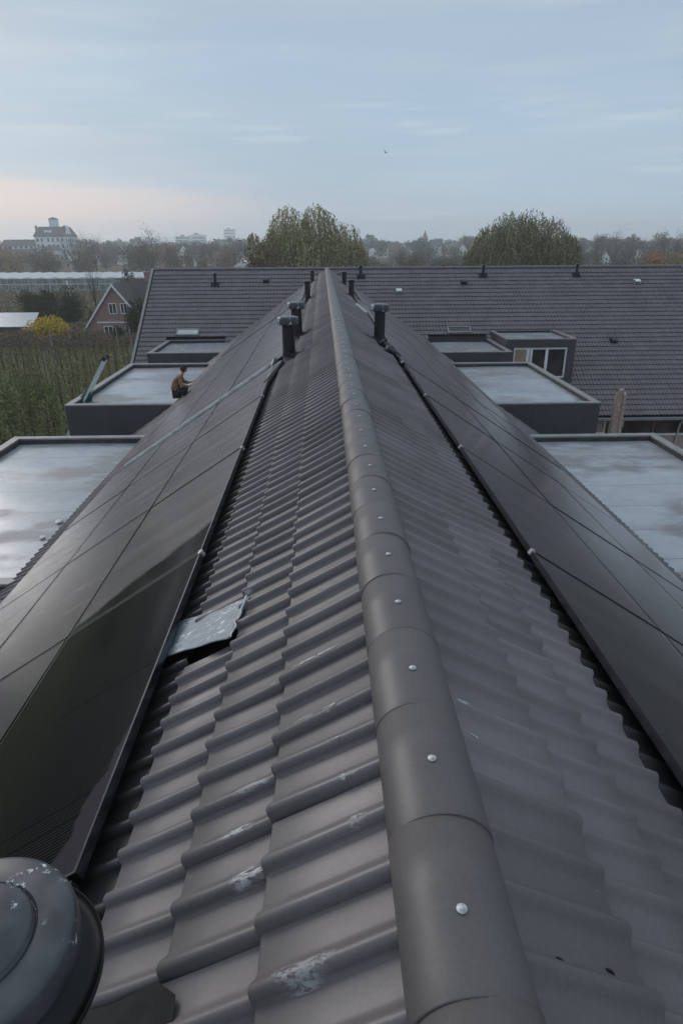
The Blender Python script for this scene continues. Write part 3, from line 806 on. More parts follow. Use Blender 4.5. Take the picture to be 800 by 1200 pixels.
# dark pipe collars lying by the right hand vent, and pale offcuts
def collar(x, y, rot, label):
    o = empty('pipe_collar', P_on(1 if x > 0 else -1, abs(x), y, .085)); tag(o, label, 'pipe collar')
    mb = MB(); mb.tube([(-.13,0,0),(-.02,0,.01),(.09,.02,.012),(.15,.05,.0)], [.05,.058,.055,.042], 14)
    mb.build('pipe', M['plastic'], o, True)
    mb = MB(); mb.tube([(-.16,0,0),(-.125,0,0)], [.07,.07], 18); mb.build('rim', M['cap'], o, True)
    o.rotation_euler = (0, (TH if x > 0 else -TH), rot); return o
collar(.90, 10.95, .2, 'nearer black pipe collar lying by the right panel edge')
collar(.84, 11.35, -.3, 'farther black pipe collar lying just in front of the lone right vent pipe')
collar(-.98, 10.12, 1.2, 'black pipe collar lying at the foot of the near left vent pipe')
def offcut(x, y, rot, l_, w, label):
    sg = 1 if x > 0 else -1
    mb = MB(); mb.obox((0,0,0), Vector((l_/2,0,0)), Vector((0,w/2,0)), Vector((0,0,.006)))
    mb.obox((0,w/2,.012), Vector((l_/2,0,0)), Vector((0,.005,0)), Vector((0,0,.018)))
    o = mb.build('metal_offcut', M['alu']); o.location = P_on(sg, abs(x), y, .075); o.rotation_euler = (0, sg*TH, rot); tag(o, label, 'offcut')
offcut(.80, 18.0, -.5, .5, .12, 'pale metal offcut lying on the right tiles beyond the lone vent pipe')
offcut(-.95, 9.95, .25, .25, .12, 'short pale metal offcut at the top of the left panel gap')
# black cable ducts snaking from vents to the panels
def cable(pts, label, r=.03):
    mb = MB(); mb.tube(pts, r, 8); o = mb.build('cable_duct', M['plastic'], None, True); tag(o, label, 'cable')
cable([P_on(-1,.72,20.5,.08),P_on(-1,.80,19.6,.08),P_on(-1,.92,18.9,.09),P_on(-1,.96,17.4,.08)], 'black duct dropping from the third left vent pipe to the panels', .05)
cable([P_on(1,.72,21.2,.08),P_on(1,.80,20.2,.08),P_on(1,.93,18.9,.09),P_on(1,.98,16.6,.08),P_on(1,.99,14.2,.08)], 'black duct running down from the slim right vent pipe beside the panels', .05)
cable([P_on(1,.86,11.2,.07),P_on(1,.98,10.7,.08),P_on(1,1.04,10.2,.08)], 'short black duct from the pipe collars to the right panels', .035)
cable([P_on(-1,.86,10.0,.07),P_on(-1,.96,9.5,.08),P_on(-1,1.02,8.9,.08)], 'short black duct from the near left vent pipe to the panel edge', .045)
# crumpled white scraps on the near left flat roof
for (x, y, sc, lab) in ((-4.62,9.55,.06,'larger crumpled white scrap on the near left flat roof'),(-4.66,8.95,.045,'smaller crumpled white scrap on the near left flat roof')):
    V = []; F = []; n = 12
    for j in range(7):
        for i in range(n):
            a = 2*math.pi*i/n; ph = math.pi*j/6
            rr = sc*(.8+.35*rnd.random()); V.append((rr*math.sin(ph)*math.cos(a), rr*1.2*math.sin(ph)*math.sin(a), max(-.0, rr*.45*(math.cos(ph)+.6))))
    for j in range(6):
        for i in range(n): F.append((j*n+i, j*n+(i+1)%n, (j+1)*n+(i+1)%n, (j+1)*n+i))
    o = mk('paper_scrap', V, F, M['white']); o.location = (x, y, 6.295); tag(o, lab, 'scrap')

M['ladder_alu'] = simple('bright_ladder_aluminium', (.66,.68,.70), (.55,.57,.6), rough=.45, metal=.15, scale=8)
# ---------------------------------------------------------------- ladder leaning on the left box
lad = empty('ladder', (-11.2, 18.26, 0)); tag(lad, 'aluminium ladder leaning against the outside of the left dormer box, teal sleeve on it', 'ladder')
p0 = Vector((-11.2, 18.26, .0)); p1 = Vector((-6.42, 18.26, 7.50)); dirv = (p1-p0).normalized(); Lg = (p1-p0).length
for sy in (-1, 1):
    mb = MB(); nz = dirv.cross(Vector((0,1,0)))
    mb.obox(Vector((0,sy*.15,0))+dirv*Lg/2, dirv*Lg/2, Vector((0,.014,0)), nz*.030); mb.build('rail', M['ladder_alu'], lad)
mb = MB()
for k in range(1, int(Lg/.28)): mb.tube([Vector((0,-.15,0))+dirv*.28*k, Vector((0,.15,0))+dirv*.28*k], .015, 8)
mb.build('rungs', M['ladder_alu'], lad)
M['teal'] = simple('teal_fabric', (.012,.10,.095), (.008,.06,.06), rough=.8, scale=14, bmp=.5, bd=.02)
mb = MB(); a = (Vector((-7.45,18.26,6.2))-p0); a = dirv*a.length
mb.tube([a-dirv*.3, a+dirv*.0, a+dirv*.3, a+dirv*.5], [.15,.18,.16,.12], 10)
V = [v for v in mb.v]; mb.v = [tuple(Vector(v)) for v in V]
mb.build('sleeve', M['teal'], lad)
mb = MB()
for sy in (-1, 1): mb.obox(Vector((0,sy*.15,0))+dirv*(Lg+.02), dirv*.06, Vector((0,.03,0)), nz*.05)
mb.tube([Vector((0,-.15,0))+dirv*Lg, Vector((0,.15,0))+dirv*Lg], .04, 8)
mb.build('end_cap', M['plastic'], lad)

# ---------------------------------------------------------------- weathered timber post behind the right box
po = MB(); rg = random.Random(5)
for (ax_, ay_, w, zt_, lean) in ((11.16,24.0,.135,5.10,.0),(11.295,24.02,.135,5.16,.0),(11.425,23.99,.125,5.04,.0)):
    n = 14; V = []; 
    for k in range(n+1):
        z = k/n*zt_; j = .006
        for sx, sy in ((-1,-1),(1,-1),(1,1),(-1,1)):
            V.append((ax_+sx*w/2+rg.uniform(-j,j)+lean*k/n, ay_+sy*.09+rg.uniform(-j,j), z+(rg.uniform(-.05,.05) if k == n else 0)))
    F = [(0,3,2,1), tuple(n*4+i for i in range(4))]+[(k*4+i,k*4+(i+1)%4,(k+1)*4+(i+1)%4,(k+1)*4+i) for k in range(n) for i in range(4)]
    po.add(V, F)
o = po.build('timber_post', M['post']); tag(o, 'tall pale weathered timber post standing behind the near right flat roof', 'post')
# terrace clutter at the right edge
mb = MB(); mb.box((14.2,21.4,0),(19,21.6,2.1)); mb.box((14.15,21.35,2.1),(19.05,21.65,2.18))
o = mb.build('garden_wall', M['brick_pale']); tag(o, 'pale brick garden wall at the right edge below the cross roof', 'wall')
def scaffold():
    o = empty('scaffold_frame', (15.1,22.6,0)); tag(o, 'grey tubular scaffold frame standing at the far right edge', 'scaffold')
    for dx in (0, 1.2):
        for dy in (0, .8):
            mb = MB(); mb.tube([(dx,dy,0),(dx,dy,3.2)], .025, 8); mb.build('upright', M['alu'], o)
    mb = MB()
    for z in (1.0, 2.0, 2.5, 3.0):
        for dy in (0,.8): mb.tube([(0,dy,z),(1.2,dy,z)], .02, 8)
    mb.tube([(0,0,.4),(1.2,0,2.4)], .018, 8); mb.build('braces', M['alu'], o)
    mb = MB(); mb.box((-.05,-.02,2.02),(1.25,.82,2.06)); mb.build('deck', M['post'], o)
scaffold()

# ---------------------------------------------------------------- crouching person
M['skin'] = simple('skin', (.42,.24,.17), (.36,.19,.13), rough=.55)
M['hoodie'] = simple('tan_sweater', (.27,.155,.095), (.19,.105,.065), rough=.9, scale=9, bmp=.4, bd=.02)
M['trousers'] = simple('black_trousers', (.014,.014,.016), (.022,.022,.024), rough=.85, scale=9)
M['hair'] = simple('black_hair', (.012,.010,.009), rough=.7, scale=20, bmp=.6, bd=.01)
def skin(name, verts, edges, radii, mat, parent, sub=2, root=0):
    me = bpy.data.meshes.new(name); me.from_pydata(verts, edges, []); me.update(); me.materials.append(mat)
    o = bpy.data.objects.new(name, me); COL.objects.link(o); o.parent = parent
    m = o.modifiers.new('skin', 'SKIN'); m.use_smooth_shade = True
    for i, r in enumerate(radii):
        sv = me.skin_vertices[0].data[i]; sv.radius = (r, r) if not hasattr(r, '__len__') else r
        sv.use_root = (i == root)
    s = o.modifiers.new('sub', 'SUBSURF'); s.levels = sub; s.render_levels = sub
    return o
per = empty('person', (-4.27, 17.62, 6.43)); per.rotation_euler = (0,0,R_(8)); per.scale = (.9,)*3
tag(per, 'person crouching on the left roof edge in tan sweater and black trousers', 'person')
# local: +x towards the roof ridge, y away from viewer, z up; feet at z 0.03
# body (skin): trunk core, arms and legs as one continuous figure
BV = [(-.14,.02,.26),  (-.12,.02,.40), (-.06,.02,.56), (.02,.02,.70), (.08,.02,.77), (.14,.02,.86),   # pelvis..neck..head base
      (.03,-.15,.68), (.10,-.24,.50), (.28,-.18,.46), (.37,-.15,.50),                              # near arm
      (.03,.19,.68), (.12,.27,.52), (.30,.22,.50), (.39,.19,.55),                                   # far arm
      (-.10,-.09,.24), (.22,-.17,.36), (.02,-.13,.05), (.14,-.15,.02),                              # near leg hip knee ankle toe
      (-.10,.13,.24), (.22,.20,.36), (.02,.16,.05), (.14,.18,.02)]
BE = [(0,1),(1,2),(2,3),(3,4),(4,5),(3,6),(6,7),(7,8),(8,9),(3,10),(10,11),(11,12),(12,13),(0,14),(14,15),(15,16),(16,17),(0,18),(18,19),(19,20),(20,21)]
BR = [.12,.12,.125,.115,.055,.05,.06,.045,.036,.022,.06,.045,.036,.022,.085,.058,.042,.032,.085,.058,.042,.032]
body = skin('body', BV, BE, BR, M['skin'], per)
# head with face
def head_mesh():
    V = []; F = []; n, m_ = 24, 18
    for j in range(m_+1):
        ph = math.pi*j/m_
        for i in range(n):
            a = 2*math.pi*i/n
            x = .098*math.sin(ph)*math.cos(a); y = .078*math.sin(ph)*math.sin(a); z = .118*math.cos(ph)
            if z < 0: x *= 1+.25*z/.118*(1 if x < 0 else .35); y *= 1+.30*z/.118
            front = max(0, math.cos(a))**6
            x += front*(.022*math.exp(-((z+.012)/.022)**2)) - front*.006*math.exp(-((z-.018)/.012)**2) + front*.005*math.exp(-((z+.055)/.01)**2)
            ear = math.exp(-((abs(math.sin(a))-1)/.02)**2)*math.exp(-((z)/.03)**2); y += math.copysign(.012, math.sin(a))*ear if abs(math.sin(a)) > .5 else 0
            V.append((x, y, z))
    for j in range(m_):
        for i in range(n): F.append((j*n+i, (j+1)*n+i, (j+1)*n+(i+1)%n, j*n+(i+1)%n))
    return V, F
V, F = head_mesh()
Mh = Matrix.Translation((.165,.02,.955)) @ Matrix.Rotation(R_(25), 4, 'Y') @ Matrix.Rotation(R_(12), 4, 'Z')
mk('head', [Mh@Vector(v) for v in V], F, M['skin'], per, smooth=True)
V2 = []
for v in V:
    x, y, z = v; k = 1.13 if (z > .045 or x < .025) else .93
    if z < -.05: k = .9
    V2.append(Mh@Vector((x*k-.006, y*k*1.03, z*k+.006)))
mk('hair', V2, F, M['hair'], per, smooth=True)
mb = MB()
for sy in (-1, 1):
    c = Mh@Vector((.09, .03*sy, .016)); mb.lathe([(.001,-.009),(.009,0),(.001,.009)], 8, tuple(c))
mb.build('eyes', M['hair'], per, True)
# sweater over torso and sleeves
SV = [(-.17,.02,.25),(-.13,.02,.42),(-.07,.02,.57),(.01,.02,.69),(.07,.02,.775),(.03,-.15,.68),(.10,-.25,.50),(.26,-.19,.46),(.03,.19,.68),(.12,.28,.52),(.28,.23,.50)]
SE = [(0,1),(1,2),(2,3),(3,4),(3,5),(5,6),(6,7),(3,8),(8,9),(9,10)]
skin('sweater', SV, SE, [.150,.150,.155,.135,.072,.085,.066,.052,.085,.066,.052], M['hoodie'], per)
TV_ = [(-.14,.02,.22),(-.11,-.10,.23),(.22,-.175,.36),(.08,-.15,.16),(-.11,.14,.23),(.22,.205,.36),(.08,.18,.16)]
skin('trousers', TV_, [(0,1),(1,2),(2,3),(0,4),(4,5),(5,6)], [.135,.115,.078,.066,.115,.078,.066], M['trousers'], per)
for sy in (-.14, .17):
    skin('shoe', [(-.03,sy,.035),(.05,sy,.035),(.16,sy-.01,.025)], [(0,1),(1,2)], [.042,.044,.03], M['trousers'], per, root=1)
# hands: palm and five fingers each
for (wx, wy, wz, up) in ((.37,-.15,.50,.0),(.39,.19,.55,.25)):
    hv = [(wx,wy,wz),(wx+.045,wy,wz+.012+up*.05)]; he = [(0,1)]; hr = [(.02,.014),(.034,.014)]
    for f in range(4):
        b0 = Vector((wx+.075, wy-.027+.018*f, wz+.014+up*.05)); ln = (.062,.072,.068,.052)[f]
        i0 = len(hv); hv += [tuple(b0), tuple(b0+Vector((ln*.5,0,.012))), tuple(b0+Vector((ln*.95,0,-.004)))]
        he += [(1,i0),(i0,i0+1),(i0+1,i0+2)]; hr += [.0095,.0085,.007]
    i0 = len(hv); hv += [(wx+.035,wy-.04,wz+.005),(wx+.065,wy-.055,wz+.012)]; he += [(0,i0),(i0,i0+1)]; hr += [.011,.008]
    skin('hand', hv, he, hr, M['skin'], per, sub=1)

# ---------------------------------------------------------------- bird
bd = MB()
bd.tube([(0,-.16,0),(0,-.08,.0),(0,.03,.01),(0,.12,.02),(0,.17,.02)], [.01,.04,.055,.03,.008], 8)
for s in (-1,1):
    bd.add([(s*.03,.06,.02),(s*.22,.10,.16),(s*.36,-.02,.26),(s*.2,-.04,.15),(s*.03,-.06,.02),
            (s*.03,.06,.01),(s*.22,.10,.15),(s*.36,-.02,.255),(s*.2,-.04,.14),(s*.03,-.06,.01)], [(0,1,2,3,4),(9,8,7,6,5),(0,5,6,1),(1,6,7,2),(2,7,8,3),(3,8,9,4)])
bd.add([(0,-.14,0),(.05,-.25,.0),(-.05,-.25,.0),(0,-.14,.012)], [(0,1,2),(3,2,1),(0,3,1),(0,2,3)])
o = bd.build('bird', M['slug']); o.location = (7.0, 80, 19.6); o.rotation_euler = (.2,.3,.6); tag(o, 'small dark bird flying alone in the empty sky', 'bird')

# ---------------------------------------------------------------- ground
def ground_mat():
    m, nt, b = new_mat('meadow_ground')
    f, raw, _ = noise_fac(nt, .06, 8, .40, .60, rough=.65); f2, _, _ = noise_fac(nt, .9, 8, .40, .62, rough=.7, seed=3); f3, raw3, _ = noise_fac(nt, 6, 5, .3, .7)
    c = mixc(nt, f, (.088,.095,.045), (.12,.108,.068)); c = mixc(nt, f2, c, (.105,.080,.052)); c = mixc(nt, mathn(nt,'MULTIPLY',f3,.5), c, (.045,.062,.022))
    L(nt, c, b.inputs['Base Color']); b.inputs['Roughness'].default_value = .95; b.inputs['Specular IOR Level'].default_value = .1
    bump(nt, b, raw3, .6, .05); return m
GS = 1650
V = [(-GS,-GS,0),(GS,-GS,0),(GS,GS,0),(-GS,GS,0)]
g = mk('ground', V, [(0,1,2,3)], ground_mat()); tag(g, kind='structure')
# orchard floor: grass alleys with brown herbicide strips under the rows
OD = Vector((1,.36,0)).normalized(); ON = Vector((-OD.y, OD.x, 0)); OO = Vector((-20, 34, 0)); OSP = 3.3
def orchard_mat():
    m, nt, b = new_mat('orchard_floor')
    tc = N(nt, 'ShaderNodeTexCoord'); sp = N(nt, 'ShaderNodeSeparateXYZ'); L(nt, tc.outputs['Object'], sp.inputs[0])
    fr, raw, _ = noise_fac(nt, 1.6, 6, .3, .7)
    w = mathn(nt, 'FRACT', mathn(nt, 'ADD', mathn(nt, 'MULTIPLY', sp.outputs['Y'], 1/OSP), mathn(nt, 'ADD', mathn(nt, 'MULTIPLY', raw, .22), .39)))
    d = mathn(nt, 'ABSOLUTE', mathn(nt, 'SUBTRACT', w, .5))
    mr = N(nt, 'ShaderNodeMapRange'); mr.inputs['From Min'].default_value = .14; mr.inputs['From Max'].default_value = .22; L(nt, d, mr.inputs['Value'])
    f2, raw2, _ = noise_fac(nt, 7, 6, .4, .6, rough=.7)
    soil = mixc(nt, f2, (.16,.12,.075), (.22,.165,.11)); grass = mixc(nt, f2, (.12,.165,.045), (.18,.20,.075))
    L(nt, mixc(nt, mr.outputs[0], soil, grass), b.inputs['Base Color']); b.inputs['Roughness'].default_value = .95; b.inputs['Specular IOR Level'].default_value = .1
    bump(nt, b, raw2, .8, .05); return m
o = mk('orchard_floor', [(-60,-12,0),(16,-12,0),(16,32,0),(-60,32,0)], [(0,1,2,3)], orchard_mat())
o.location = (OO.x, OO.y, .012); o.rotation_euler = (0,0,math.atan2(OD.y, OD.x)); tag(o, kind='structure')
M['gravel'] = simple('garden_paving', (.23,.21,.2), (.17,.155,.15), rough=.9, scale=2)
o = mk('paving', [(8.1,-5,.01),(40,-5,.01),(40,25.9,.01),(8.1,25.9,.01)], [(0,1,2,3)], M['gravel']); tag(o, kind='structure')
# back garden strip left of the houses
o = mk('path', [(-10.5,-5,.016),(-8.1,-5,.016),(-8.1,26,.016),(-10.5,26,.016)], [(0,1,2,3)], M['gravel']); tag(o, kind='structure')

# ---------------------------------------------------------------- vegetation builders
def leaf_mat(name, a, b2, rough=.8, tr=.25):
    m, nt, b = new_mat(name)
    at = N(nt, 'ShaderNodeAttribute'); at.attribute_name = 'tint'
    oi = N(nt, 'ShaderNodeObjectInfo')
    c = mixc(nt, at.outputs['Fac'], a, b2)
    hv = N(nt, 'ShaderNodeHueSaturation'); L(nt, c, hv.inputs['Color']); L(nt, mixf(nt, oi.outputs['Random'], .78, 1.18), hv.inputs['Value'])
    L(nt, hv.outputs[0], b.inputs['Base Color']); b.inputs['Roughness'].default_value = rough; b.inputs['Specular IOR Level'].default_value = .2
    return m
LM = {'willow': leaf_mat('willow_leaves', (.145,.135,.068), (.37,.34,.18)),
      'red': leaf_mat('rusty_leaves', (.12,.07,.045), (.18,.11,.065)),
      'green': leaf_mat('dark_green_leaves', (.022,.040,.018), (.050,.072,.028)),
      'mid': leaf_mat('mid_green_leaves', (.11,.15,.05), (.21,.24,.10)),
      'twig': leaf_mat('fruit_twigs', (.20,.145,.08), (.28,.21,.12)),
      'yellow': leaf_mat('yellow_leaves', (.55,.38,.04), (.72,.54,.08)),
      'brown': leaf_mat('brown_leaves', (.14,.105,.075), (.23,.175,.125)),
      'olive': leaf_mat('olive_leaves', (.125,.118,.07), (.20,.185,.115)),
      'orange': leaf_mat('orange_leaves', (.34,.15,.07), (.44,.22,.10)),
      'bare': leaf_mat('bare_twigs', (.17,.15,.14), (.25,.22,.2)),
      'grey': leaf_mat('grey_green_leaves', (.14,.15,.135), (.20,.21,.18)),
      'ochre': leaf_mat('ochre_leaves', (.30,.21,.10), (.40,.28,.14))}
def leaves(name, C_, size, mat, parent, seed=0, aspect=1.6, tint=None, updir=None):
    rg = np.random.default_rng(seed); C_ = np.asarray(C_); n = len(C_)
    d = rg.normal(size=(n,3)); 
    if updir is not None: d = d*.25 + np.asarray(updir)
    d /= np.linalg.norm(d, axis=1)[:,None]
    e = np.cross(d, rg.normal(size=(n,3))); e /= np.linalg.norm(e, axis=1)[:,None]
    sz = (np.asarray(size)*rg.uniform(.6,1.3,n))[:,None]
    P = np.stack([C_ - d*sz*aspect*.5, C_ + e*sz*.5, C_ + d*sz*aspect*.5, C_ - e*sz*.5], 1).reshape(-1,3)
    F = np.arange(4*n).reshape(n,4)
    return mk(name, P, F, mat, parent, tint=(rg.uniform(0,1,n) if tint is None else tint))
def branches(rg, h, r0, levels=3, spread=.6, n0=5, up=.35, trunk_frac=.35, nseg=5, out=None):
    mb = MB(); tips = []
    def grow(p, d, ln, r, lv):
        pts = [p]; rad = [r]; k = 3
        for i in range(k):
            d = (d + Vector((rg.uniform(-1,1),rg.uniform(-1,1),rg.uniform(-.4,1)))*.13).normalized()
            p = p + d*ln/k; pts.append(p); rad.append(r*(1-.55*(i+1)/k))
        mb.tube(pts, rad, 5 if lv > 1 else 4 if lv == 1 else 3, cap=False)
        if lv == 0: tips.append(p); tips.append(pts[2]); return
        for i in range(rg.randint(3,4) if lv > 1 else rg.randint(3,5)):
            q = pts[rg.randint(1,3)]
            nd = (d*.75 + Vector((rg.uniform(-1,1),rg.uniform(-1,1),rg.uniform(-.3,1)*up*2))*spread).normalized()
            grow(q, nd, ln*rg.uniform(.55,.78), rad[-1]*.75, lv-1)
    th = h*trunk_frac
    mb.tube([(0,0,0),(rg.uniform(-.1,.1)*h*.1,0,th*.5),(0,rg.uniform(-.1,.1)*h*.1,th)], [r0*1.25,r0,r0*.85], 8, cap=False)
    for i in range(n0):
        a = 2*math.pi*i/n0+rg.uniform(-.4,.4); d = Vector((math.cos(a)*spread, math.sin(a)*spread, 1)).normalized()
        grow(Vector((0,0,th*rg.uniform(.75,1))), d, h*.36*rg.uniform(.85,1.15), r0*.6, levels)
    grow(Vector((0,0,th)), Vector((0,0,1)), h*.36, r0*.7, levels)
    return mb, tips
def lobed(ng, n, h, w, k, zc=.5):
    L_ = []
    for i in range(k):
        a = ng.uniform(0,6.28); r = ng.uniform(0,.30)*w; z = h*ng.uniform(.25,.72)
        L_.append((r*math.cos(a), r*math.sin(a), z, w*ng.uniform(.20,.33), min(h-z, h*ng.uniform(.25,.45))))
    out = []
    for i in range(n):
        x, y, z, rx, rz = L_[ng.integers(0,k)]; d = ng.normal(size=3); d /= np.linalg.norm(d); q = ng.uniform(0,1)**.35
        out.append((x+d[0]*rx*q, y+d[1]*rx*q, max(.03, z+d[2]*(rz if d[2] > 0 else z*.95)*q)))
    return np.array(out)
def bush(name, h, w, leafm, seed, nleaf, lsize, k=9, aspect=1.5):
    rg = random.Random(seed); ng = np.random.default_rng(seed); o = empty(name)
    mb, tips = branches(rg, h*.8, .05, 1, .7, 6, .4, .1); mb.build('stems', M['bark'], o)
    leaves('foliage', lobed(ng, nleaf, h, w, k), lsize, LM[leafm], o, seed, aspect); return reg(o)
def tree(name, h, w, leafm, seed, nleaf, lsize, barkm='bark', levels=3, parts=('trunk','crown'), low=.3, aspect=1.5, full=0):
    """proto tree: Empty > trunk (branches), crown (leaf cloud with gaps)"""
    rg = random.Random(seed); ng = np.random.default_rng(seed)
    o = empty(name)
    mb, tips = branches(rg, h, h*.02, levels)
    sc = Vector((w/2/max(.1, max(math.hypot(t.x,t.y) for t in tips)), 0, h/max(t.z for t in tips)))
    mb.v = [(v[0]*sc.x*(min(1,v[2]/h*3)*.9+.1), v[1]*sc.x*(min(1,v[2]/h*3)*.9+.1), v[2]*sc.z) for v in mb.v]
    mb.build('trunk', M[barkm], o)
    if nleaf:
        T_ = np.array([(t.x*sc.x, t.y*sc.x, t.z*sc.z) for t in tips]); T_ = T_[T_[:,2] > h*low]
        k = max(1, len(T_)); idx = ng.integers(0, k, nleaf)
        P = T_[idx] + ng.normal(0, 1, (nleaf,3))*np.array([w*.045,w*.045,h*.04])
        if full:
            m_ = int(nleaf*full); P[:m_] = lobed(ng, m_, h*.97, w, 12)
        P[:,2] = np.maximum(P[:,2], h*low*.5)
        clump = ng.uniform(0,1,k)[idx]*.6 + ng.uniform(0,.4,nleaf)
        leaves('crown', P, lsize, LM[leafm], o, seed, aspect, tint=clump)
    return reg(o)
def put(proto, loc, label, cat='tree', group=None, s=1.0, rz=None, sz=None, first=set()):
    o = proto if proto.name not in first else dup(proto); first.add(proto.name)
    if o is not proto: pass
    o.location = loc; o.rotation_euler = (0,0, rnd.uniform(0,6.28) if rz is None else rz); o.scale = (s, s, sz or s)
    tag(o, label, cat, group); return o

# willows: drooping strands hung from several overlapping limbs' domes
def willow(loc, h, lobes, label, seed, n=2600, base=None, group='large willows behind the cross house'):
    """lobes: (x, y, top, rx, share)"""
    ng = np.random.default_rng(seed); rg = random.Random(seed)
    o = empty('willow_tree', loc)
    mb, tips = branches(rg, h*.85, .42, 2, .8, 6, .4, .28); mb.build('trunk', M['bark'], o)
    P = []; D = []; tint = []; sz = []
    wts = np.array([l[4] for l in lobes], float); wts /= wts.sum()
    tw = ng.uniform(0,1,(len(lobes),40))
    for k in range(n):
        li = int(ng.choice(len(lobes), p=wts)); lx, ly, top, rx, _ = lobes[li]
        d = ng.normal(size=3); d[2] = abs(d[2]); d /= np.linalg.norm(d)
        a = math.atan2(d[1], d[0]); q = tw[li, int((a+math.pi)/6.2832*13)%13*3 + min(2,int(d[2]*3))]
        rr = (.86+.16*q)*ng.uniform(.84,1.0)
        if ng.random() < .25: rr *= ng.uniform(.4,.95)
        rz = min(top*.5, rx*1.25)
        x, y, z = lx+d[0]*rx*rr, ly+d[1]*rx*rr, top-rz+d[2]*rz*rr
        low = .3+ng.uniform(0,1)**2*2.5
        ln = min(z-low, ng.uniform(1.2,5.2)) * (1 if ng.random() < .65 else 1.9); ln = max(.6, min(ln, z-low))
        ns = max(5, int(ln/.30)); sw = ng.normal(0,.10,2); ox, oy = d[0], d[1]
        for s_ in range(ns):
            t = s_/ns; out_ = .45*math.sin(min(t*3,1.57))
            P.append((x+ox*out_+ng.normal(0,.07)+sw[0]*math.sin(t*5), y+oy*out_+sw[1]*math.sin(t*5+1), z + .30*math.sin(min(t*5,3.14))*(d[2]) - ln*t))
            D.append((ox*.5*(1-t)**3+ng.normal(0,.28), oy*.5*(1-t)**3+ng.normal(0,.28), -1)); tint.append(min(1,max(0,.55*q+.25*ng.random()+.30*(z/h-.5)*2))); sz.append(.14)
    leaves('crown', P, np.array(sz), LM['willow'], o, seed, 2.4, tint=np.array(tint), updir=np.array(D))
    tag(o, label, 'tree', group); return o
def U1(px): return (px-355)*.1028
willow((-2.3, 84, 0), 15.0, [(U1(338),0,14.7,3.0,1.1),(U1(371),.5,14.9,2.7,1.0),(U1(352),0,12.4,5.2,1.3),(U1(400),0,13.0,2.9,1.0),(U1(413),.5,10.6,1.9,.6),(U1(320),.5,12.2,2.6,.8),(U1(294),-.5,11.6,.8,.22),(U1(304),-.2,10.6,1.3,.3),(U1(306),0,9.3,2.2,.5),(U1(355),-1,8.0,6.6,.9),(U1(425),-1,8.0,.9,.15)],
       'broad willow with ragged two lobed top behind the ridge end', 21, 3100)
def U2(px): return (px-618)*.1100
willow((26.3, 90, 0), 14.6, [(U2(612),0,14.3,4.6,1.5),(U2(648),0,13.7,3.9,1.2),(U2(582),0,13.0,3.2,1.0),(U2(564),0,10.0,2.0,.6),(U2(672),0,11.6,2.0,.7),(U2(618),0,10.0,7.0,1.5),(U2(600),1,14.4,3.0,.4),(U2(630),1,14.4,3.0,.4)],
       'rounded dense drooping willow behind the right half of the cross roof', 22, 3500)
# rusty leaved tree in front of the left willow
p = tree('copper_tree', 10.6, 7.4, 'red', 31, 5200, .16, levels=3, low=.1, full=.4)
put(p, (-6.9, 76, 0), 'rusty brown leaved tree at the left foot of the broad willow')

# background prototypes
PT = {}
PT['brown'] = [tree('broadleaf_tree', 12, 11, 'brown', 41+i, 1500, .42, 'bark_far', 2, low=.12, full=.75) for i in range(2)]
PT['olive'] = [tree('broadleaf_tree', 11, 12, 'olive', 51+i, 1700, .42, 'bark_far', 2, low=.1, full=.75) for i in range(2)]
PT['orange'] = [tree('autumn_tree', 9, 8, 'orange', 61, 1700, .34, 'bark_far', 2, low=.12, full=.75)]
PT['ochre'] = [tree('autumn_tree', 10, 10, 'ochre', 65, 1700, .38, 'bark_far', 2, low=.1, full=.75)]
PT['bare'] = [tree('bare_tree', 14, 11, 'bare', 71+i, 900, .16, 'bark_far', 3, low=.3) for i in range(2)]
PT['grey'] = [tree('broadleaf_tree', 10, 13, 'grey', 81, 1500, .5, 'bark_far', 2, low=.08, full=.75)]
LABT = {'brown':('brown leaved tree in the hazy belt beyond the houses','hazy brown trees in the background belt'),
        'olive':('olive leaved tree in the hazy belt beyond the houses','hazy olive trees in the background belt'),
        'orange':('orange autumn tree in the hazy belt beyond the cross roof','orange autumn trees'),
        'ochre':('ochre autumn tree in the hazy background belt','ochre autumn trees'),
        'bare':('bare branching tree rising from the hazy background belt','bare background trees'),
        'grey':('grey green tree fading in the far haze','far grey green trees')}
def bgt(kind, x, y, s, label=None):
    pr = PT[kind][rnd.randrange(len(PT[kind]))]
    lb, gr = LABT[kind]
    return put(pr, (x, y, 0), label or lb, 'tree', None if label else gr, s)
def X(px, y): return ((px-400)/737 + .0264)*(y*.92+4)*1.0 + y*.0 - .25     # picture column to world x at depth y
rnd.seed(12)
# belt behind the greenhouses (left)
for px in range(-40, 290, 11):
    y = rnd.uniform(215, 300)
    kd = rnd.choice(['brown','olive','brown','olive','bare','ochre' if px < 60 else 'brown'])
    bgt(kd, X(px+rnd.uniform(-5,5), y), y, rnd.uniform(.62,.9))
for px, kd, s in ((12,'ochre',1.0),(28,'ochre',.85),(98,'bare',1.05),(120,'bare',1.1),(185,'bare',1.15),(172,'olive',1.0),(60,'olive',.85),(245,'bare',.9),(205,'bare',1.0)):
    y = rnd.uniform(205, 235); bgt(kd, X(px, y), y, s)
for px in range(-60, 300, 13):
    y = rnd.uniform(320, 430)
    if 25 < px < 95: continue
    bgt(rnd.choice(['brown','grey','olive','bare']), X(px+rnd.uniform(-6,6), y), y, rnd.uniform(.75,1.15))
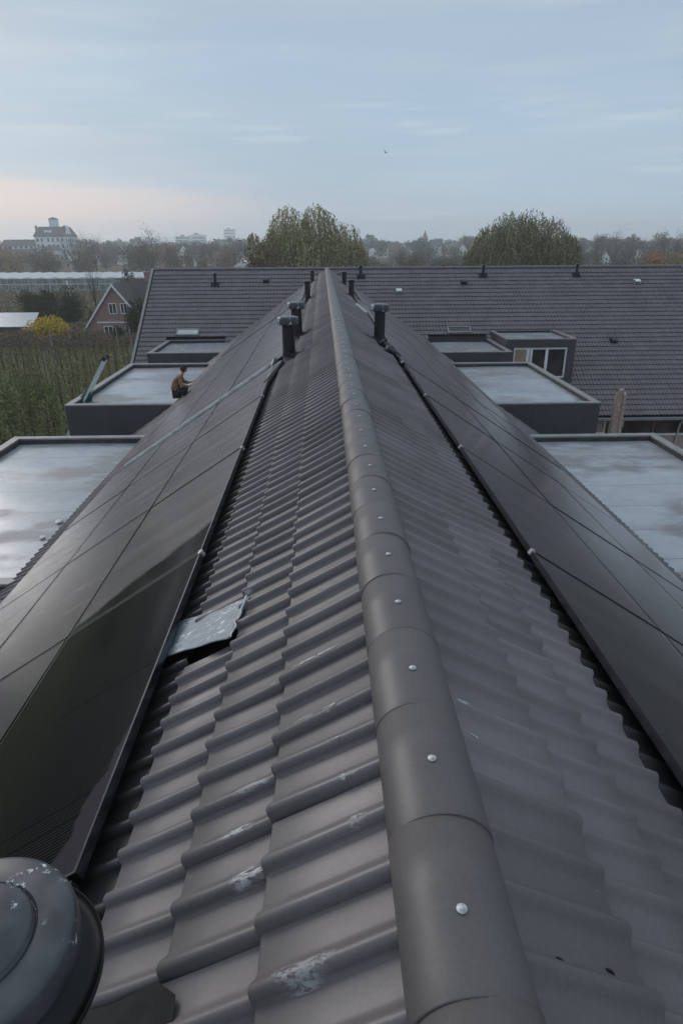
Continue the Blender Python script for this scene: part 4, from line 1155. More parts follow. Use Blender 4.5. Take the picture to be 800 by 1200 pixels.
# belt to the right of the ridge
for px in range(420, 860, 10):
    y = rnd.uniform(170, 290)
    bgt(rnd.choice(['brown','olive','brown','grey','bare']), X(px+rnd.uniform(-5,5), y), y, rnd.uniform(.5,.78))
for px in range(425, 860, 12):
    y = rnd.uniform(330, 520)
    bgt(rnd.choice(['brown','grey','olive','bare','grey']), X(px+rnd.uniform(-6,6), y), y, rnd.uniform(.8,1.3))
bgt('bare', X(722,230), 230, 1.10, 'tallest bare tree on the right skyline, just right of the rounded willow')
bgt('bare', X(779,210), 210, 1.0, 'bare tree above the orange one near the right edge')
bgt('bare', X(795,200), 200, .95, 'bare tree at the very right edge of the skyline')
for px in (700, 708, 735, 745, 752, 762): bgt('bare', X(px,240), 240+rnd.uniform(-10,20), rnd.uniform(.75,.95))
bgt('orange', X(771,170), 170, .92, 'larger orange autumn tree near the right edge above the cross roof')
bgt('ochre', X(797,165), 165, .85, 'yellow ochre tree at the right edge above the cross roof')
bgt('orange', X(728,190), 190, .55, 'small orange tree between the rounded willow and the larger orange tree')
bgt('ochre', X(484,190), 190, .62, 'small ochre tree above the cross roof between the two willows')
# far woodland, one hazy mass
ng = np.random.default_rng(3)
n = 26000; ang = ng.uniform(-.72,.72,n); dist = ng.uniform(560,1500,n)
cl = (np.sin(ang*37)+np.sin(ang*91+1)+np.sin(ang*173+2))*1.6+ng.normal(0,1.2,n)
P = np.stack([np.sin(ang)*dist, np.cos(ang)*dist, np.abs(ng.uniform(0,1,n)**.7*(9.5+cl))+.3], 1)
o = leaves('far_woodland', P, 4.2, LM['grey'], None, 5, 1.2); tag(o, kind='stuff'); o['label'] = 'hazy line of far woodland along the whole horizon'

# near left garden vegetation
p = tree('bare_tree', 10.4, 5.6, 'bare', 91, 250, .07, 'bark', 3, low=.4)
put(p, (-32.9, 96, 0), 'slim bare tree standing in front of the greenhouse, left of the brick house')
p = bush('yellow_shrub', 3.2, 5.6, 'yellow', 95, 5200, .15, 12)
put(p, (-31.9, 76, 0), 'bright yellow leaved shrub left of the brick house', 'shrub')
for (x, y, h, w, lab) in ((-38.4,92,5.0,4.6,'dark green bush behind the shed roof, leftmost'),(-41.5,96,4.6,4.6,'dark green bush behind the shed, left of the leftmost neighbour'),(-35.2,92,5.3,4.8,'dark green bush behind the shed roof, next to the yellow shrub')):
    p = bush('dark_bush', h, w, 'green', int(h*100), 5200, .17); put(p, (x, y, 0), lab, 'bush')
p = bush('dark_tree', 5.4, 4.4, 'green', 97, 7500, .14); put(p, (-21.2, 74.5, 0), 'dark green tree in front of the right half of the brick house', 'tree')
p = bush('dark_shrub', 2.1, 2.6, 'green', 98, 3200, .10); put(p, (-23.2, 73.4, 0), 'low dark shrub below the brick house windows', 'shrub')
p = bush('dark_shrub', 1.9, 1.6, 'mid', 99, 1500, .10); put(p, (-26.6, 74.0, 0), 'small green shrub at the left foot of the brick house', 'shrub')
p = tree('conifer', 7.6, 2.6, 'green', 101, 4200, .13, 'bark', 3, low=.15); put(p, (-25.1, 86, 0), 'dark conifer behind the brick house ridge', 'tree')
p = bush('conifer', 3.2, 1.2, 'green', 103, 1500, .10); put(p, (-28.9, 82, 0), 'small dark conifer between yellow shrub and brick house', 'tree')
p = bush('copper_shrub', 1.7, 4.0, 'red', 104, 2600, .09); put(p, (-28.3, 73.6, 0), 'rusty red shrub right of the yellow shrub', 'shrub')
p = bush('autumn_bush', 4.4, 3.0, 'ochre', 105, 900, .12); put(p, (-30.8, 98, 0), 'thin ochre bush beyond the small dark conifer', 'bush')
p = bush('olive_bush', 3.4, 5.0, 'olive', 107, 2800, .14)
for (x, y, s, lab) in ((-46,112,1.1,'olive bush in the meadow, leftmost of three'),(-27.5,104,1.0,'olive bush in the meadow behind the brick house'),(-22.0,108,1.2,'olive bush in the meadow close to the cross roof verge')): put(p, (x, y, 0), lab, 'bush', None, s)
# mixed hedge between orchard and gardens
ng = np.random.default_rng(8); n = 15000
hx = ng.uniform(-58,-19,n); hh = 1.4+.4*np.sin(hx*.9)+.3*np.sin(hx*2.3+1)
P = np.stack([hx, 71.5+ng.normal(0,.75,n), np.abs(ng.uniform(0,1,n))*hh+.05], 1)
o = leaves('hedge', P, .15, LM['brown'], None, 8, 1.6); tag(o, 'tangled dark brown hedge between the orchard and the gardens', 'hedge')

# ---------------------------------------------------------------- orchard
rnd.seed(5)
def fruit_proto(kind, seed):
    rg = random.Random(seed); ng = np.random.default_rng(seed); o = empty('fruit_tree')
    h = 2.7 if kind != 'leafy' else 3.0
    mb = MB(); pts = [Vector((0,0,0))]; 
    for k in range(1, 7): pts.append(Vector((rg.uniform(-.05,.05), rg.uniform(-.05,.05), h*k/6)))
    mb.tube(pts, [.045,.04,.034,.028,.02,.014,.006], 5, cap=False); tips = []
    for k in range(30 if kind != 'leafy' else 26):
        z = rg.uniform(.22,.93)*h; a = rg.uniform(0,6.28); ln = (1-z/h*.6)*rg.uniform(.35,.85)
        q = Vector((0,0,z)); d = Vector((math.cos(a), math.sin(a), rg.uniform(.3,1.4))).normalized(); e = q+d*ln*.6; f = e+(d+Vector((0,0,.6))).normalized()*ln*.5
        mb.tube([q,e,f], [.012,.008,.003], 3, cap=False); tips += [e,f,(e+f)/2]
    mb.build('trunk', M['bark'], o)
    n = {'bare':90,'thin':190,'leafy':800}[kind]; T_ = np.array([tuple(t) for t in tips])
    P = T_[ng.integers(0,len(T_),n)]+ng.normal(0,.10 if kind != 'leafy' else .17,(n,3))
    leaves('crown', P, .055 if kind != 'leafy' else .075, LM[{'bare':'twig','thin':'twig','leafy':'mid'}[kind]], o, seed, 1.8)
    return reg(o)
FP = {'bare':[fruit_proto('bare',i) for i in (1,2)], 'thin':[fruit_proto('thin',i) for i in (3,4,5)], 'leafy':[fruit_proto('leafy',i) for i in (6,7)]}
cnt = 0
for row in range(-2, 10):
    u = -60.0
    while u < 15:
        u += 1.15+rnd.uniform(-.1,.1)
        c = OO + OD*u + ON*(OSP*row+.0)
        if c.y < 30 or c.y > 69.5: continue
        # only what the view can reach, with a margin on both sides
        xl = -.595*c.y - .5; xr = -.235*c.y - 2.2 if c.y > 38 else -.29*c.y-1.5
        if c.x < xl or c.x > xr or cnt >= 292: continue
        leafy = c.y < 41.5 and c.x < -15
        kd = 'leafy' if leafy and rnd.random() < .6 else rnd.choice(['bare','thin','thin'])
        lab = {'leafy':'young fruit tree still in green leaf in the near orchard rows','thin':'small fruit tree with sparse brown leaves in the orchard rows','bare':'nearly leafless small fruit tree in the orchard rows'}[kd]
        put(FP[kd][rnd.randrange(len(FP[kd]))], (c.x, c.y, 0), lab, 'fruit tree', {'leafy':'leafy fruit trees','thin':'brown fruit trees','bare':'leafless fruit trees'}[kd], rnd.uniform(.85,1.12)); cnt += 1
print('fruit trees', cnt)
M['stake'] = simple('pale_stake', (.34,.31,.27), (.24,.21,.18), rough=.9, scale=5)
mb = MB(); mb.tube([(0,0,0),(.02,0,1.6),(.03,.01,3.2)], [.05,.045,.04], 7); st0 = mb.build('orchard_stake', M['stake'])
k = 0
for row in range(0, 10, 2):
    for u in (-52,-44.5,-38,-33,-27,-21,-15.5,-9,-3,4,10):
        c = OO+OD*(u+rnd.uniform(-.5,.5))+ON*OSP*row
        if c.y > 70 or c.y < 36 or c.x < -.57*c.y or c.x > -.25*c.y-2: continue
        o = st0 if k == 0 else st0.copy(); k += 1
        if k > 1: COL.objects.link(o)
        o.location = (c.x, c.y+.3, 0); o.rotation_euler = (rnd.uniform(-.05,.05), rnd.uniform(-.05,.05), 0)
        tag(o, 'pale wooden stake standing in an orchard row', 'stake', 'stakes in the orchard rows')
# two white poles in the meadow
for (x, y, z, r, lean, lab) in ((-37.5,100,5.4,.13,.10,'thick white pole leaning in the meadow before the greenhouse'),(-40.3,100,4.6,.05,.08,'thin pale pole left of the thick white one')):
    mb = MB(); mb.tube([(0,0,0),(-lean*z,0,z)], r, 10); mb.lathe([(r*1.2,0),(r*1.2,.06),(r*.3,.1)], 10, (-lean*z,0,z-.02)); o = mb.build('meadow_pole', M['white']); o.location = (x, y, 0); tag(o, lab, 'pole')
# rough low growth in the orchard and meadow
ng = np.random.default_rng(18); n = 42000
gy = 30+44*ng.uniform(0,1,n)**1.0; gx = gy*ng.uniform(-.62,-.20,n)-1
P = np.stack([gx, gy, ng.uniform(.02,.22,n)], 1)
o = leaves('grass', P, .09, LM['mid'], None, 18, 2.6); tag(o, kind='stuff'); o['label'] = 'rough grass between the orchard rows'
n = 30000; gy = ng.uniform(76,156,n); gx = gy*ng.uniform(-.62,-.12,n)
P = np.stack([gx, gy, ng.uniform(.05,.6,n)], 1)
o = leaves('meadow_growth', P, .40, LM['olive'], None, 19, 1.5); tag(o, kind='stuff'); o['label'] = 'rough olive meadow growth between the gardens and the greenhouse'

# ---------------------------------------------------------------- brick house with gable
M['slate'] = simple('dark_house_tiles', (.075,.070,.072), (.055,.05,.052), rough=.7, scale=2, stretch=(1,1,6))
hb = empty('brick_house', (-24.3, 77, 0)); tag(hb, 'red brown brick house with steep white edged gable left of the cross roof', 'house')
def lb(o): return o
gw, pk, ev = 3.45, 6.25, 1.75
mb = MB(); mb.prism([(-gw,0),(gw,0),(gw,ev-.25),(0,pk-.2),(-gw,ev-.25)], 0, 6); mb.build('wall', M['brick_red'], hb)
sl = (pk-ev)/gw
for s in (-1,1):
    mb = MB(); mb.prism([(0,pk),(s*(gw+.25),ev-.25*sl),(s*(gw+.25),ev-.25*sl-.14),(0,pk-.14)], -.25, 6); mb.build('gable_roof', M['slate'], hb)
    mb = MB(); mb.prism([(0,pk+.05),(s*(gw+.32),ev-.3*sl+.03),(s*(gw+.32),ev-.3*sl-.27),(0,pk-.3)], -.33, -.252); mb.build('barge_board', M['white'], hb)
mb = MB(); mb.prism([(0,0),(0,0)], 0, 0) if False else None
mb = MB()   # main roof running right behind the gable
mb.add([(-1.2,4.2,ev),(9,4.2,ev),(9,8.2,pk+.15),(-.2,8.2,pk+.15),(9,12.2,ev),(-1.2,12.2,ev)], [(0,1,2,3),(3,2,4,5)]); mb.build('roof', M['slate'], hb)
mb = MB(); mb.box((-1,4.4,0),(8.8,12,ev)); mb.build('main_wall', M['brick_red'], hb)
mb = MB(); mb.box((1.7,7.9,5.2),(2.5,8.6,7.1)); c_ = mb.build('chimney', M['brick_red'], hb)
mb = MB(); mb.box((1.62,7.82,7.1),(2.58,8.68,7.2)); mb.build('chimney_cap', M['trim'], c_)
for x0, x1, z0, z1, kd in ((-.72,.18,2.95,4.15,'window'),(.62,1.42,2.95,4.15,'window'),(-1.6,-.55,.15,1.62,'garden_door'),(.9,1.7,.5,1.5,'window')):
    mb = MB(); f = .09
    mb.box((x0,-.06,z0),(x0+f,.02,z1)); mb.box((x1-f,-.06,z0),(x1,.02,z1)); mb.box((x0+f,-.06,z0),(x1-f,.02,z0+f)); mb.box((x0+f,-.06,z1-f),(x1-f,.02,z1)); mb.box(((x0+x1)/2-.04,-.05,z0+f),((x0+x1)/2+.04,.02,z1-f))
    w = mb.build(kd, M['white'], hb); mb = MB(); mb.box((x0+f,-.03,z0+f),(x1-f,-.02,z1-f)); mb.build('pane', M['glass_dark'], w)
mb = MB(); mb.box((-2.3,-.07,1.93),(1.9,.01,2.09)); mb.build('lintel_band', M['white'], hb)
mb = MB(); mb.lathe([(.01,-.18),(.16,-.16),(.2,0),(.16,.16),(.01,.18)], 14, (2.05,-2.2,1.3)); mb.tube([(2.05,-2.2,0),(2.05,-2.2,1.2)], .04, 8)
o = mb.build('garden_lamp', M['white']); o.location = (-24.3,77,0); tag(o, 'round white garden lamp on a post right of the brick house door', 'lamp')
# shed with a pale metal roof
sh = empty('garden_shed', (-38,77.5,0)); tag(sh, 'low shed with pale blue grey metal roof at the left edge', 'shed')
mb = MB(); mb.box((-5,-.1,0),(3.6,5,1.55)); mb.build('wall', M['wood'], sh)
mb = MB(); mb.prism([(-5.2,1.66),(3.9,1.60),(3.9,1.70),(-5.2,1.76)], -.4, 5.2)
M['shed_roof'] = simple('pale_metal_sheet', (.27,.31,.35), (.22,.25,.29), rough=.35, scale=1)
mb = MB(); mb.add([(-5.2,-.4,1.52),(3.9,-.4,1.52),(2.4,5.4,2.55),(-5.2,5.4,2.55),(-5.2,-.4,1.6),(3.9,-.4,1.6),(2.4,5.4,2.63),(-5.2,5.4,2.63)], [(0,3,2,1),(4,5,6,7),(0,1,5,4),(1,2,6,5),(2,3,7,6),(3,0,4,7)])
mb.build('roof', M['shed_roof'], sh)

# ---------------------------------------------------------------- greenhouse
M['gh_roof'] = simple('whitened_glass_roof', (.50,.54,.57), (.42,.46,.49), rough=.35, scale=.4)
def gh_wall_mat():
    m, nt, b = new_mat('greenhouse_glass_wall')
    tc = N(nt, 'ShaderNodeTexCoord'); sp = N(nt, 'ShaderNodeSeparateXYZ'); L(nt, tc.outputs['Object'], sp.inputs[0])
    fx = mathn(nt, 'LESS_THAN', mathn(nt, 'FRACT', mathn(nt, 'MULTIPLY', sp.outputs['X'], 1/1.6)), .12)
    f, _, _ = noise_fac(nt, .5, 6, .42, .6, stretch=(1,1,2))
    c = mixc(nt, f, (.13,.15,.13), (.24,.27,.26)); c = mixc(nt, fx, c, (.34,.37,.38))
    L(nt, c, b.inputs['Base Color']); b.inputs['Roughness'].default_value = .3; return m
M['gh_wall'] = gh_wall_mat()
gh = empty('greenhouse', (-38, 157, 0)); tag(gh, 'long glass greenhouse with whitened roof beyond the meadow', 'greenhouse')
nb = 27; bw = 3.2
mb = MB()
for k in range(nb):
    x = -k*bw
    mb.add([(x,0,3.1),(x-bw/2,0,3.36),(x-bw,0,3.1),(x,30,3.1),(x-bw/2,30,3.36),(x-bw,30,3.1)], [(0,1,4,3),(1,2,5,4),(0,2,1),(3,4,5)])
mb.build('roof', M['gh_roof'], gh)
mb = MB(); mb.box((-nb*bw,0.02,.55),(0,29.9,3.08)); mb.build('glass_wall', M['gh_wall'], gh)
mb = MB(); mb.box((-nb*bw-.05,-.05,0),(.05,30,.5)); mb.build('plinth', M['gh_roof'], gh)
mb = MB()
for z in (3.02, 1.8): mb.box((-nb*bw,-.08,z),(0,0,z+.12))
mb.build('gutter_beam', M['white'], gh)
gh2 = empty('greenhouse', (-34, 178, 0)); tag(gh2, 'smaller pale roofed greenhouse behind the left verge of the cross roof', 'greenhouse')
mb = MB()
for k in range(7):
    x = k*bw; mb.add([(x,0,2.6),(x+bw/2,0,3.3),(x+bw,0,2.6),(x,25,2.6),(x+bw/2,25,3.3),(x+bw,25,2.6)], [(0,1,4,3),(1,2,5,4),(0,2,1),(3,4,5)])
mb.build('roof', M['gh_roof'], gh2); mb = MB(); mb.box((0,.02,0),(7*bw,24.9,2.58)); mb.build('glass_wall', M['gh_wall'], gh2)

# white curved canopy beyond the cross roof
cv = empty('polytunnel', (-17.5,122,0)); tag(cv, 'small white arched tunnel tent left of the broad willow', 'tunnel')
V = []; F = []; n = 14
for yy in (0, 7):
    for k in range(n+1): a = math.pi*k/n; V.append((3.2-1.0*0+math.cos(a)*2.2*(1), yy, 5.3+math.sin(a)*2.1))
F = [(k, k+1, n+1+k+1, n+1+k) for k in range(n)]+[tuple(range(n+1))]
mk('cover', V, F, M['white'], cv); mb = MB()
mb.box((1.0,0,0),(5.4,7,5.3)); mb.build('base', M['dark_wall'], cv)

# ---------------------------------------------------------------- white mansion
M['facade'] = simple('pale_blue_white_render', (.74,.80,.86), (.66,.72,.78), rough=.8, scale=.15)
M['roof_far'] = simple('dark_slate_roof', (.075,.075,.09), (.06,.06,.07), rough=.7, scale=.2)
mn = empty('mansion', (-176, 448, 0)); tag(mn, 'tall white mansion with steep dark roof and a square cupola on the left skyline', 'mansion')
mn.rotation_euler = (0,0,R_(0))
W0, W1, D1 = -9.4, 10, 22
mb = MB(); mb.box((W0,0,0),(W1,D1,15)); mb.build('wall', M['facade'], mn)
mb = MB(); mb.add([(W0-.6,-.6,15),(W1+.6,-.6,15),(W1+.6,D1+.6,15),(W0-.6,D1+.6,15),(W0+2.2,4,20.6),(W1-2,4,20.6),(W1-2,D1-4,20.6),(W0+2.2,D1-4,20.6)], [(0,1,5,4),(1,2,6,5),(2,3,7,6),(3,0,4,7),(4,5,6,7)])
mb.add([(W0-.3,-.3,14.7),(W1+.3,-.3,14.7),(W1+.3,D1+.3,14.7),(W0-.3,D1+.3,14.7),(W0-.6,-.6,15),(W1+.6,-.6,15),(W1+.6,D1+.6,15),(W0-.6,D1+.6,15)], [(0,1,5,4),(1,2,6,5),(2,3,7,6),(3,0,4,7)])
rf = mb.build('roof', M['roof_far'], mn)
mb = MB(); mb.box((-1.6,8,20.6),(3.0,12.5,25.2)); mb.build('cupola', M['facade'], mn)
mb = MB(); mb.add([(-2.1,7.5,25.2),(3.5,7.5,25.2),(3.5,13,25.2),(-2.1,13,25.2),(.2,9.5,26.3),(1.2,9.5,26.3),(1.2,11,26.3),(.2,11,26.3)], [(0,1,5,4),(1,2,6,5),(2,3,7,6),(3,0,4,7),(4,5,6,7)]); mb.build('cupola_roof', M['roof_far'], mn)
mb = MB(); mb.box((-3.2,1.2,16.0),(1.8,4.4,18.6)); mb.build('roof_dormer', M['facade'], mn)
for x in (W0+.2, W1-1.2): 
    mb = MB(); mb.prism([(x,15),(x+1.0,15),(x+1.0,21.2),(x,21.2)], 3.2, 4.6) ; mb.build('chimney', M['roof_far'], mn)
mb = MB()   # stepped side gable facing right
mb.add([(W1+.05,3,13),(W1+.05,12,13),(W1+.05,12,17),(W1+.05,10,20),(W1+.05,7.5,21.5),(W1+.05,5,20),(W1+.05,3,17)]+[(W1-2.0,y,z) for y,z in ((3,13),(12,13),(12,17),(10,20),(7.5,21.5),(5,20),(3,17))], [tuple(range(7)), tuple(range(13,6,-1))]+[(i,(i+1)%7,7+(i+1)%7,7+i) for i in range(7)])
mb.build('side_gable', M['facade'], mn)
for zz in (4, 8, 11.6):
    for x in (-7.6,-4.9,-.8,2.2,5.2,8.2):
        mb = MB(); mb.box((x-.55,-.12,zz),(x+.55,.0,zz+2.1)); w = mb.build('window', M['glass_dark'], mn)
    for y in (2.5,6,9.5,13,16.5,20):
        mb = MB(); mb.box((W1,y-.6,zz),(W1+.12,y+.6,zz+2.1)); mb.build('window', M['glass_dark'], mn)
mb = MB(); mb.add([(-4,-6,0),(7.5,-6,0),(7.5,0,0),(-4,0,0),(-4,-6,6.5),(7.5,-6,6.5),(7.5,0,6.5),(-4,0,6.5)], [(0,1,5,4),(1,2,6,5),(3,0,4,7)]); mb.build('porch_wall', M['facade'], mn)
mb = MB(); mb.add([(-4.8,-6.6,6.4),(8.2,-6.6,6.4),(8.2,0,6.4),(-4.8,0,6.4),(-1,-1,9.6),(4.4,-1,9.6)], [(0,1,5,4),(1,2,5),(3,0,4),(2,3,4,5)]); mb.build('porch_roof', M['roof_far'], mn)
wg = empty('villa_wing', (-196, 446, 0)); tag(wg, 'long lower building with dark roof left of the white mansion', 'house')
M['brick_far'] = simple('far_brick', (.20,.17,.17), (.16,.135,.135), rough=.9, scale=.3)
mb = MB(); mb.box((-10,0,0),(10.2,12,9.2)); mb.build('wall', M['brick_far'], wg)
mb = MB(); mb.box((-10.2,-.15,7.4),(10.4,.0,9.2)); mb.build('white_band', M['facade'], wg)
for k in range(6):
    mb = MB(); mb.box((-8.8+3.3*k,-.3,7.7),(-7.2+3.3*k,-.16,8.9)); mb.build('window', M['glass_dark'], wg)
mb = MB(); mb.prism([(-11,9.2),(11,9.2),(10.2,13),(-9.2,13)], 2.5, 9.5); mb.add([(-11,-.8,9.2),(11,-.8,9.2),(10.2,2.5,13),(-9.2,2.5,13)], [(0,1,2,3)]); mb.build('roof', M['roof_far'], wg)

# ---------------------------------------------------------------- houses of the village in the haze
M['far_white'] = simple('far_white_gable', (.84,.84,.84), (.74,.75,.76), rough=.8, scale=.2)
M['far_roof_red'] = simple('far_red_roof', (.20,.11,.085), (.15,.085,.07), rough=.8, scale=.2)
def village_house(wallm, roofm, front):
    o = empty('village_house'); w, d, h, p = 7.5, 10, 5.2, 9.2
    mb = MB(); mb.box((-w/2,0,0),(w/2,d,h)) if not front else mb.prism([(-w/2,0),(w/2,0),(w/2,h),(0,p-.15),(-w/2,h)], 0, d); mb.build('wall', M[wallm], o)
    mb = MB()
    if front: mb.add([(-w/2-.3,-.3,h-.25),(0,-.3,p),(0,d+.3,p),(-w/2-.3,d+.3,h-.25)], [(0,1,2,3)]); mb.add([(w/2+.3,-.3,h-.25),(0,-.3,p),(0,d+.3,p),(w/2+.3,d+.3,h-.25)], [(0,3,2,1)])
    else: mb.add([(-w/2-.3,-.4,h-.2),(w/2+.3,-.4,h-.2),(w/2+.3,d/2,p),(-w/2-.3,d/2,p),(w/2+.3,d+.4,h-.2),(-w/2-.3,d+.4,h-.2)], [(0,1,2,3),(3,2,4,5)]); mb.add([(-w/2,0,h),(-w/2,d,h),(-w/2,d/2,p-.1)], [(0,1,2)]); mb.add([(w/2,0,h),(w/2,d,h),(w/2,d/2,p-.1)], [(0,2,1)])
    rf = mb.build('roof', M[roofm], o)
    mb = MB(); mb.box((w/4,d/2-.4,p-1.5),(w/4+.7,d/2+.4,p+.7)); mb.build('chimney', M['brick_far'], rf)
    for x in (-2,1.2):
        for z in (1,3.3):
            mb = MB(); mb.box((x,-.08,z),(x+1.1,0,z+1.3)); mb.build('window', M['glass_dark'], o)
    return reg(o)
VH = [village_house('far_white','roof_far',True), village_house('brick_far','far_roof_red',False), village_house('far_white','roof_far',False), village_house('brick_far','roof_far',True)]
VL = [('white gabled village house half hidden by hazy trees','white gabled village houses'),('brick village house with red roof among hazy trees','red roofed village houses'),('white walled village house with dark roof side on','white walled village houses'),('brick gabled village house with dark roof','brick gabled village houses')]
rnd.seed(31)
hs = [(221,330,0,1.05,'sharp white gabled house on the skyline between mansion and broad willow'),(236,335,2,1.0,None),(110,360,2,1.0,None),(122,380,1,1.0,None),(137,360,2,.9,None),(150,400,0,1.0,None),(163,380,2,1.0,None),(160,340,0,.8,None),(100,420,0,1,None),(180,420,3,1,None),(198,390,1,1,None),(250,400,3,1.0,None),(262,300,1,.8,None),(282,420,0,1,None),
      (437,500,0,1,None),(452,480,2,1.2,None),(462,520,1,1,None),(476,470,0,1,None),(490,540,2,1,None),(500,500,0,.9,None),(512,560,2,1.3,None),(525,520,0,1,None),(536,470,3,1,None),(545,430,0,1,None),(700,430,0,1,None),(708,460,2,1,None),(742,480,1,1,None),(712,300,0,.7,'small pale gable right of the rounded willow'),(760,420,2,1,None),(790,440,1,1,None),(20,520,2,1,None),(2,500,0,1,None)]
for px, y, kd, s, lab in hs:
    put(VH[kd], (X(px,y), y, 0), lab or VL[kd][0], 'house', None if lab else VL[kd][1], s, rz=rnd.uniform(-.5,.5))
def slab(name, px0, px1, y, h, label, m_='facade', st=4):
    x0, x1 = X(px0,y), X(px1,y); o = empty(name, (x0,y,0)); tag(o, label, 'building')
    mb = MB(); mb.box((0,0,0),(x1-x0,18,h)); mb.build('wall', M[m_], o)
    mb = MB(); mb.box((.3*(x1-x0),4,h),(.55*(x1-x0),10,h+2.5)); mb.build('roof_box', M['trim'], o)
    for z in np.arange(4, h-2, st*1.4):
        mb = MB(); mb.box((.8,-.2,z),(x1-x0-.8,0,z+1.5)); mb.build('window_band', M['glass_dark'], o)
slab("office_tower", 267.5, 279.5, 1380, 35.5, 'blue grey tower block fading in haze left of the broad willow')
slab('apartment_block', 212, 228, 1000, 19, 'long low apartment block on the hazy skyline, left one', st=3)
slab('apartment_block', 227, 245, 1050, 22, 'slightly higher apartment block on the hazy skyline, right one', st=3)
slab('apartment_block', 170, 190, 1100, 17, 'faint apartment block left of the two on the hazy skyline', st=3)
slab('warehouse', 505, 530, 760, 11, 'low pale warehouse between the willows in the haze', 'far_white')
# thin church spire between the willows
ch = empty('church', (X(501,900), 900, 0)); tag(ch, 'small dark church spire on the skyline between the willows', 'church')
mb = MB(); mb.box((-3,0,0),(3,6,14)); mb.build('tower', M['brick_far'], ch)
mb = MB(); mb.add([(-3.4,-.4,14),(3.4,-.4,14),(3.4,6.4,14),(-3.4,6.4,14),(0,3,25)], [(0,1,4),(1,2,4),(2,3,4),(3,0,4)]); mb.build('spire', M['roof_far'], ch)

# ---------------------------------------------------------------- haze
mh = bpy.data.materials.new('haze_air'); mh.use_nodes = True; nt = mh.node_tree; nt.nodes.clear()
ou = nt.nodes.new('ShaderNodeOutputMaterial'); pv = nt.nodes.new('ShaderNodeVolumePrincipled')
pv.inputs['Color'].default_value = (.92,.96,1,1); pv.inputs['Density'].default_value = HAZE_D if 'HAZE_D' in globals() else .00065; pv.inputs['Anisotropy'].default_value = .45
nt.links.new(pv.outputs[0], ou.inputs['Volume'])
mb = MB(); q = GS+20; mb.box((-q,-q,-1.2),(q,q,46)); o = mb.build('haze', mh); tag(o, kind='stuff')

# ---------------------------------------------------------------- sky, sun, camera
SUN_DIR = Vector((-.62,.70,.36)).normalized()
el = math.asin(SUN_DIR.z); az = math.atan2(SUN_DIR.x, SUN_DIR.y)
w = bpy.data.worlds.new('World'); S.world = w; w.use_nodes = True; nt = w.node_tree; nt.nodes.clear()
out = nt.nodes.new('ShaderNodeOutputWorld'); bg = nt.nodes.new('ShaderNodeBackground'); L(nt, bg.outputs[0], out.inputs[0])
SKS = .1; bg.inputs['Strength'].default_value = SKS
sky = nt.nodes.new('ShaderNodeTexSky'); sky.sky_type = 'NISHITA'; sky.sun_disc = False; sky.sun_elevation = el; sky.sun_rotation = az; sky.dust_density = 3
tc = nt.nodes.new('ShaderNodeTexCoord'); sp = nt.nodes.new('ShaderNodeSeparateXYZ'); L(nt, tc.outputs['Generated'], sp.inputs[0])
z = sp.outputs['Z']; x = sp.outputs['X']
ramp = nt.nodes.new('ShaderNodeValToRGB'); L(nt, mathn(nt, 'MULTIPLY', z, 1.0, True), ramp.inputs[0])
def k10(c): return tuple(v for v in c)+(1,)
els = ramp.color_ramp.elements
stops = [(0.0,(.50,.575,.66)),(.04,(.435,.545,.665)),(.10,(.36,.515,.675)),(.17,(.34,.485,.635)),(.28,(.36,.45,.555)),(.5,(.50,.56,.62)),(1.0,(.64,.70,.76))]
els[0].position = 0; els[0].color = k10(stops[0][1]); els[1].position = 1; els[1].color = k10(stops[-1][1])
for p_, c_ in stops[1:-1]: e = els.new(p_); e.color = k10(c_)
def wnoise(scale, st, lo, hi, det=5, loc=(0,0,0)):
    mp = nt.nodes.new('ShaderNodeMapping'); mp.inputs['Scale'].default_value = st; mp.inputs['Location'].default_value = loc; L(nt, tc.outputs['Generated'], mp.inputs[0])
    n = nt.nodes.new('ShaderNodeTexNoise'); n.inputs['Scale'].default_value = scale; n.inputs['Detail'].default_value = det; L(nt, mp.outputs[0], n.inputs[0])
    mr = nt.nodes.new('ShaderNodeMapRange'); mr.interpolation_type = 'SMOOTHSTEP'; mr.inputs['From Min'].default_value = lo; mr.inputs['From Max'].default_value = hi; L(nt, n.outputs['Fac'], mr.inputs[0]); return mr.outputs[0], n.outputs['Fac']
def sstep(v, a, b):
    mr = nt.nodes.new('ShaderNodeMapRange'); mr.interpolation_type = 'SMOOTHSTEP'; mr.inputs['From Min'].default_value = a; mr.inputs['From Max'].default_value = b; L(nt, v, mr.inputs[0]); return mr.outputs[0]
c = ramp.outputs[0]
f1, _ = wnoise(1.6, (1,1,6), .35, .68, 4); c = mixc(nt, mathn(nt, 'MULTIPLY', f1, .7), c, (.415,.515,.60))
f0, _ = wnoise(1.1, (1,1,5), .40, .66, 5, (9,4,2)); c = mixc(nt, mathn(nt, 'MULTIPLY', f0, .55), c, (.325,.425,.525))
f2, _ = wnoise(2.4, (1,1,9), .46, .72, 6, (3,1,0)); c = mixc(nt, mathn(nt, 'MULTIPLY', f2, .55), c, (.49,.57,.65))
